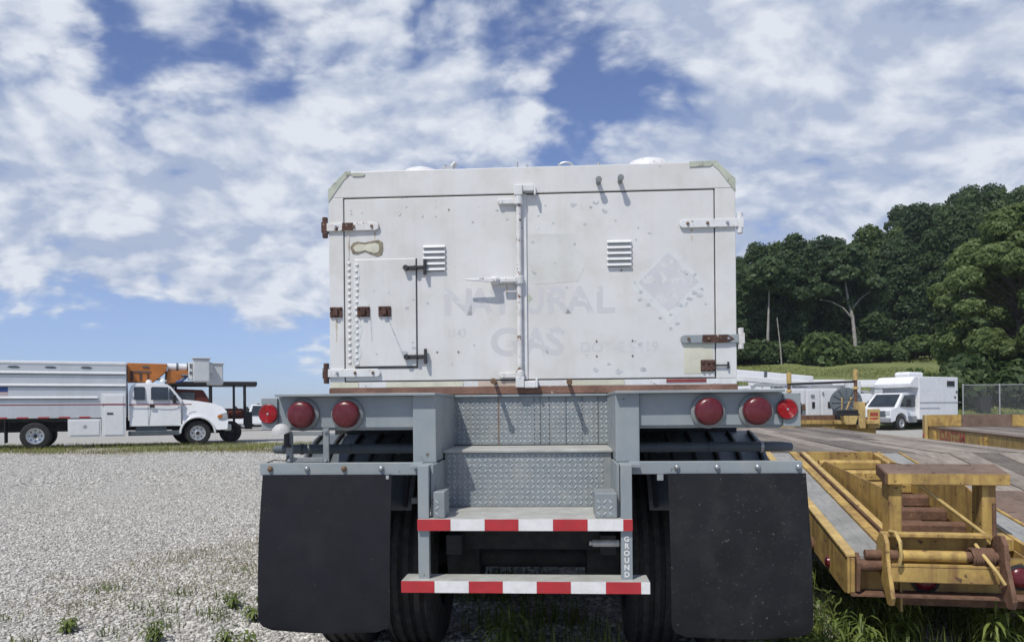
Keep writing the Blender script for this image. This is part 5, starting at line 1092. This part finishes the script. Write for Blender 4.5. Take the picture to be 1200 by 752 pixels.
P = np.concatenate([clumpy(1100, -3.9, -1.6, 4.4, 9.5, 40, .08), clumpy(4200, -3.3, -1.7, 5.2, 8.2, 40, .19)]); V, F = blades(P, .012, .045, .004, 1.1); o = np_mesh('dry_weeds', V, F, 'grass_dry'); tag(o, 'sparse dry weeds in the gravel left of the trailer', 'weeds', kind='stuff')
P = clumpy(900, -3.6, -1.35, 4.2, 6.5, 18, .06); V, F = blades(P, .02, .075, .006, .9); o = np_mesh('low_weeds', V, F, 'weed'); tag(o, 'sparse green weeds in the gravel left of the trailer', 'weeds', kind='stuff')
x_ = rng.uniform(.12, .75, 42000); d_ = rng.uniform(46, 92, 42000); P = np.stack([x_ * d_, d_, hill_z(x_ * d_, d_)], 1); V, F = blades(P, .05, .22, .05, .9); o = np_mesh('meadow_grass', V, F, 'grass'); tag(o, 'tall meadow grass on the slope below the wood', 'grass', kind='stuff')
P = np.concatenate([clumpy(5000, 1.35, 3.4, 3.6, 6.5, 90, .10), clumpy(900, -.4, .5, 4.0, 6.0, 18, .08)]); V, F = blades(P, .05, .22, .007); o = np_mesh('weeds_under_trailer', V, F, 'weed'); tag(o, 'low green weeds in the shade under the yellow trailer', 'weeds', kind='stuff')
# single leafy weeds (narrow drooping leaves on stems)
def weed(loc, h, ns, nl, spread, label, m='weed', ll=.11, lw=.014):
    t = empty('leafy_weed', loc, random.uniform(0, 6), label, 'weed'); sm = MB(); Vv = []; Ff = []; k = 0
    for i in range(ns):
        a = random.uniform(0, 6.283); r = spread * math.sqrt(random.random()); bx0, by0 = r * .35 * math.cos(a), r * .35 * math.sin(a); tx, ty = r * math.cos(a), r * math.sin(a); hh = h * random.uniform(.6, 1)
        pts = [(bx0 + (tx - bx0) * q ** 1.6, by0 + (ty - by0) * q ** 1.6, hh * q) for q in (0, .35, .7, 1)]; sm.tube(pts, [.004, .0035, .0028, .001], 5)
        for j in range(nl):
            q = .2 + .8 * (j + random.random()) / nl; c = Vector((bx0 + (tx - bx0) * q ** 1.6, by0 + (ty - by0) * q ** 1.6, hh * q)); b = random.uniform(0, 6.283); L = ll * random.uniform(.7, 1.25)
            d = Vector((math.cos(b), math.sin(b), 0)); sd = Vector((-d.y, d.x, 0)) * lw * random.uniform(.7, 1.2)
            p0, p1, p2, p3 = c, c + d * L * .35 + Vector((0, 0, L * .22)), c + d * L * .72 + Vector((0, 0, L * .08)), c + d * L + Vector((0, 0, -L * .30))
            Vv += [p0, p1 - sd, p1 + sd, p2 - sd * .8, p2 + sd * .8, p3]; Ff += [(k, k + 1, k + 2), (k + 1, k + 3, k + 4, k + 2), (k + 3, k + 5, k + 4)]; k += 6
    sm.build('stem', m, t, recalc=False); MB().add(Vv, Ff).build('leaves', m, t, recalc=False)
    return t
random.seed(21)
weed((-.07, 4.15, 0), .30, 7, 10, .09, 'tuft of long grass-like weed on the ground under the step bumper', ll=.16, lw=.007)
weed((2.50, 3.98, 0), .36, 6, 13, .06, 'sunlit bushy weed standing behind the yellow trailer', ll=.13, lw=.009)
G_U = 'leafy weeds behind the yellow trailer'
for (x, y, h) in ((1.52, 3.95, .40), (1.62, 4.25, .44), (1.48, 4.5, .38), (1.70, 3.85, .30), (1.86, 4.25, .34), (2.02, 4.35, .36), (2.18, 4.3, .32), (2.3, 4.45, .36), (1.95, 4.15, .24), (2.65, 4.35, .34), (2.78, 4.25, .3), (1.54, 3.75, .24), (2.12, 4.2, .22)):
    w_ = weed((x, y, 0), h, 8, 14, .14, 'leafy green weed growing in the shade behind the yellow trailer', ll=.10, lw=.0075); tag(w_, group=G_U)
for (x, y, h, lab) in ((-1.62, 4.30, .15, 'upright green weed by the left mud flap at the bottom edge'), (-2.12, 4.52, .13, 'round green weed in the gravel, nearest the lower left'), (-1.66, 4.95, .12, 'green weed in the gravel close beside the left mud flap'), (-1.95, 5.3, .10, 'small yellowish weed in the gravel left of the mud flap'), (-1.5, 4.22, .17, 'tall pointed weed in the gravel in front of the left tyre'), (-2.75, 4.75, .09, 'small weed in the gravel at the far lower left')):
    weed((x, y, 0), h, 8, 7, .07, lab, ll=.06, lw=.009)

# ------------------------------------------------------------------ thin haze, added to lift the dark far trees
def haze():
    m = bpy.data.materials.new('haze_air'); m.use_nodes = True; nt = m.node_tree; nt.nodes.clear(); g = G(nt)
    pv = g.node('ShaderNodeVolumePrincipled', ins={'Color': (.80, .90, 1.0, 1), 'Density': .00022, 'Anisotropy': 0.0})
    g.l.new(pv.outputs[0], g.node('ShaderNodeOutputMaterial').inputs['Volume'])
    o = MB().box(-3100, 3100, -3100, 3100, -1.4, 60).build('haze', m); tag(o, 'thin pale haze added to the air to lift the dark far trees', 'haze', kind='stuff')
haze()
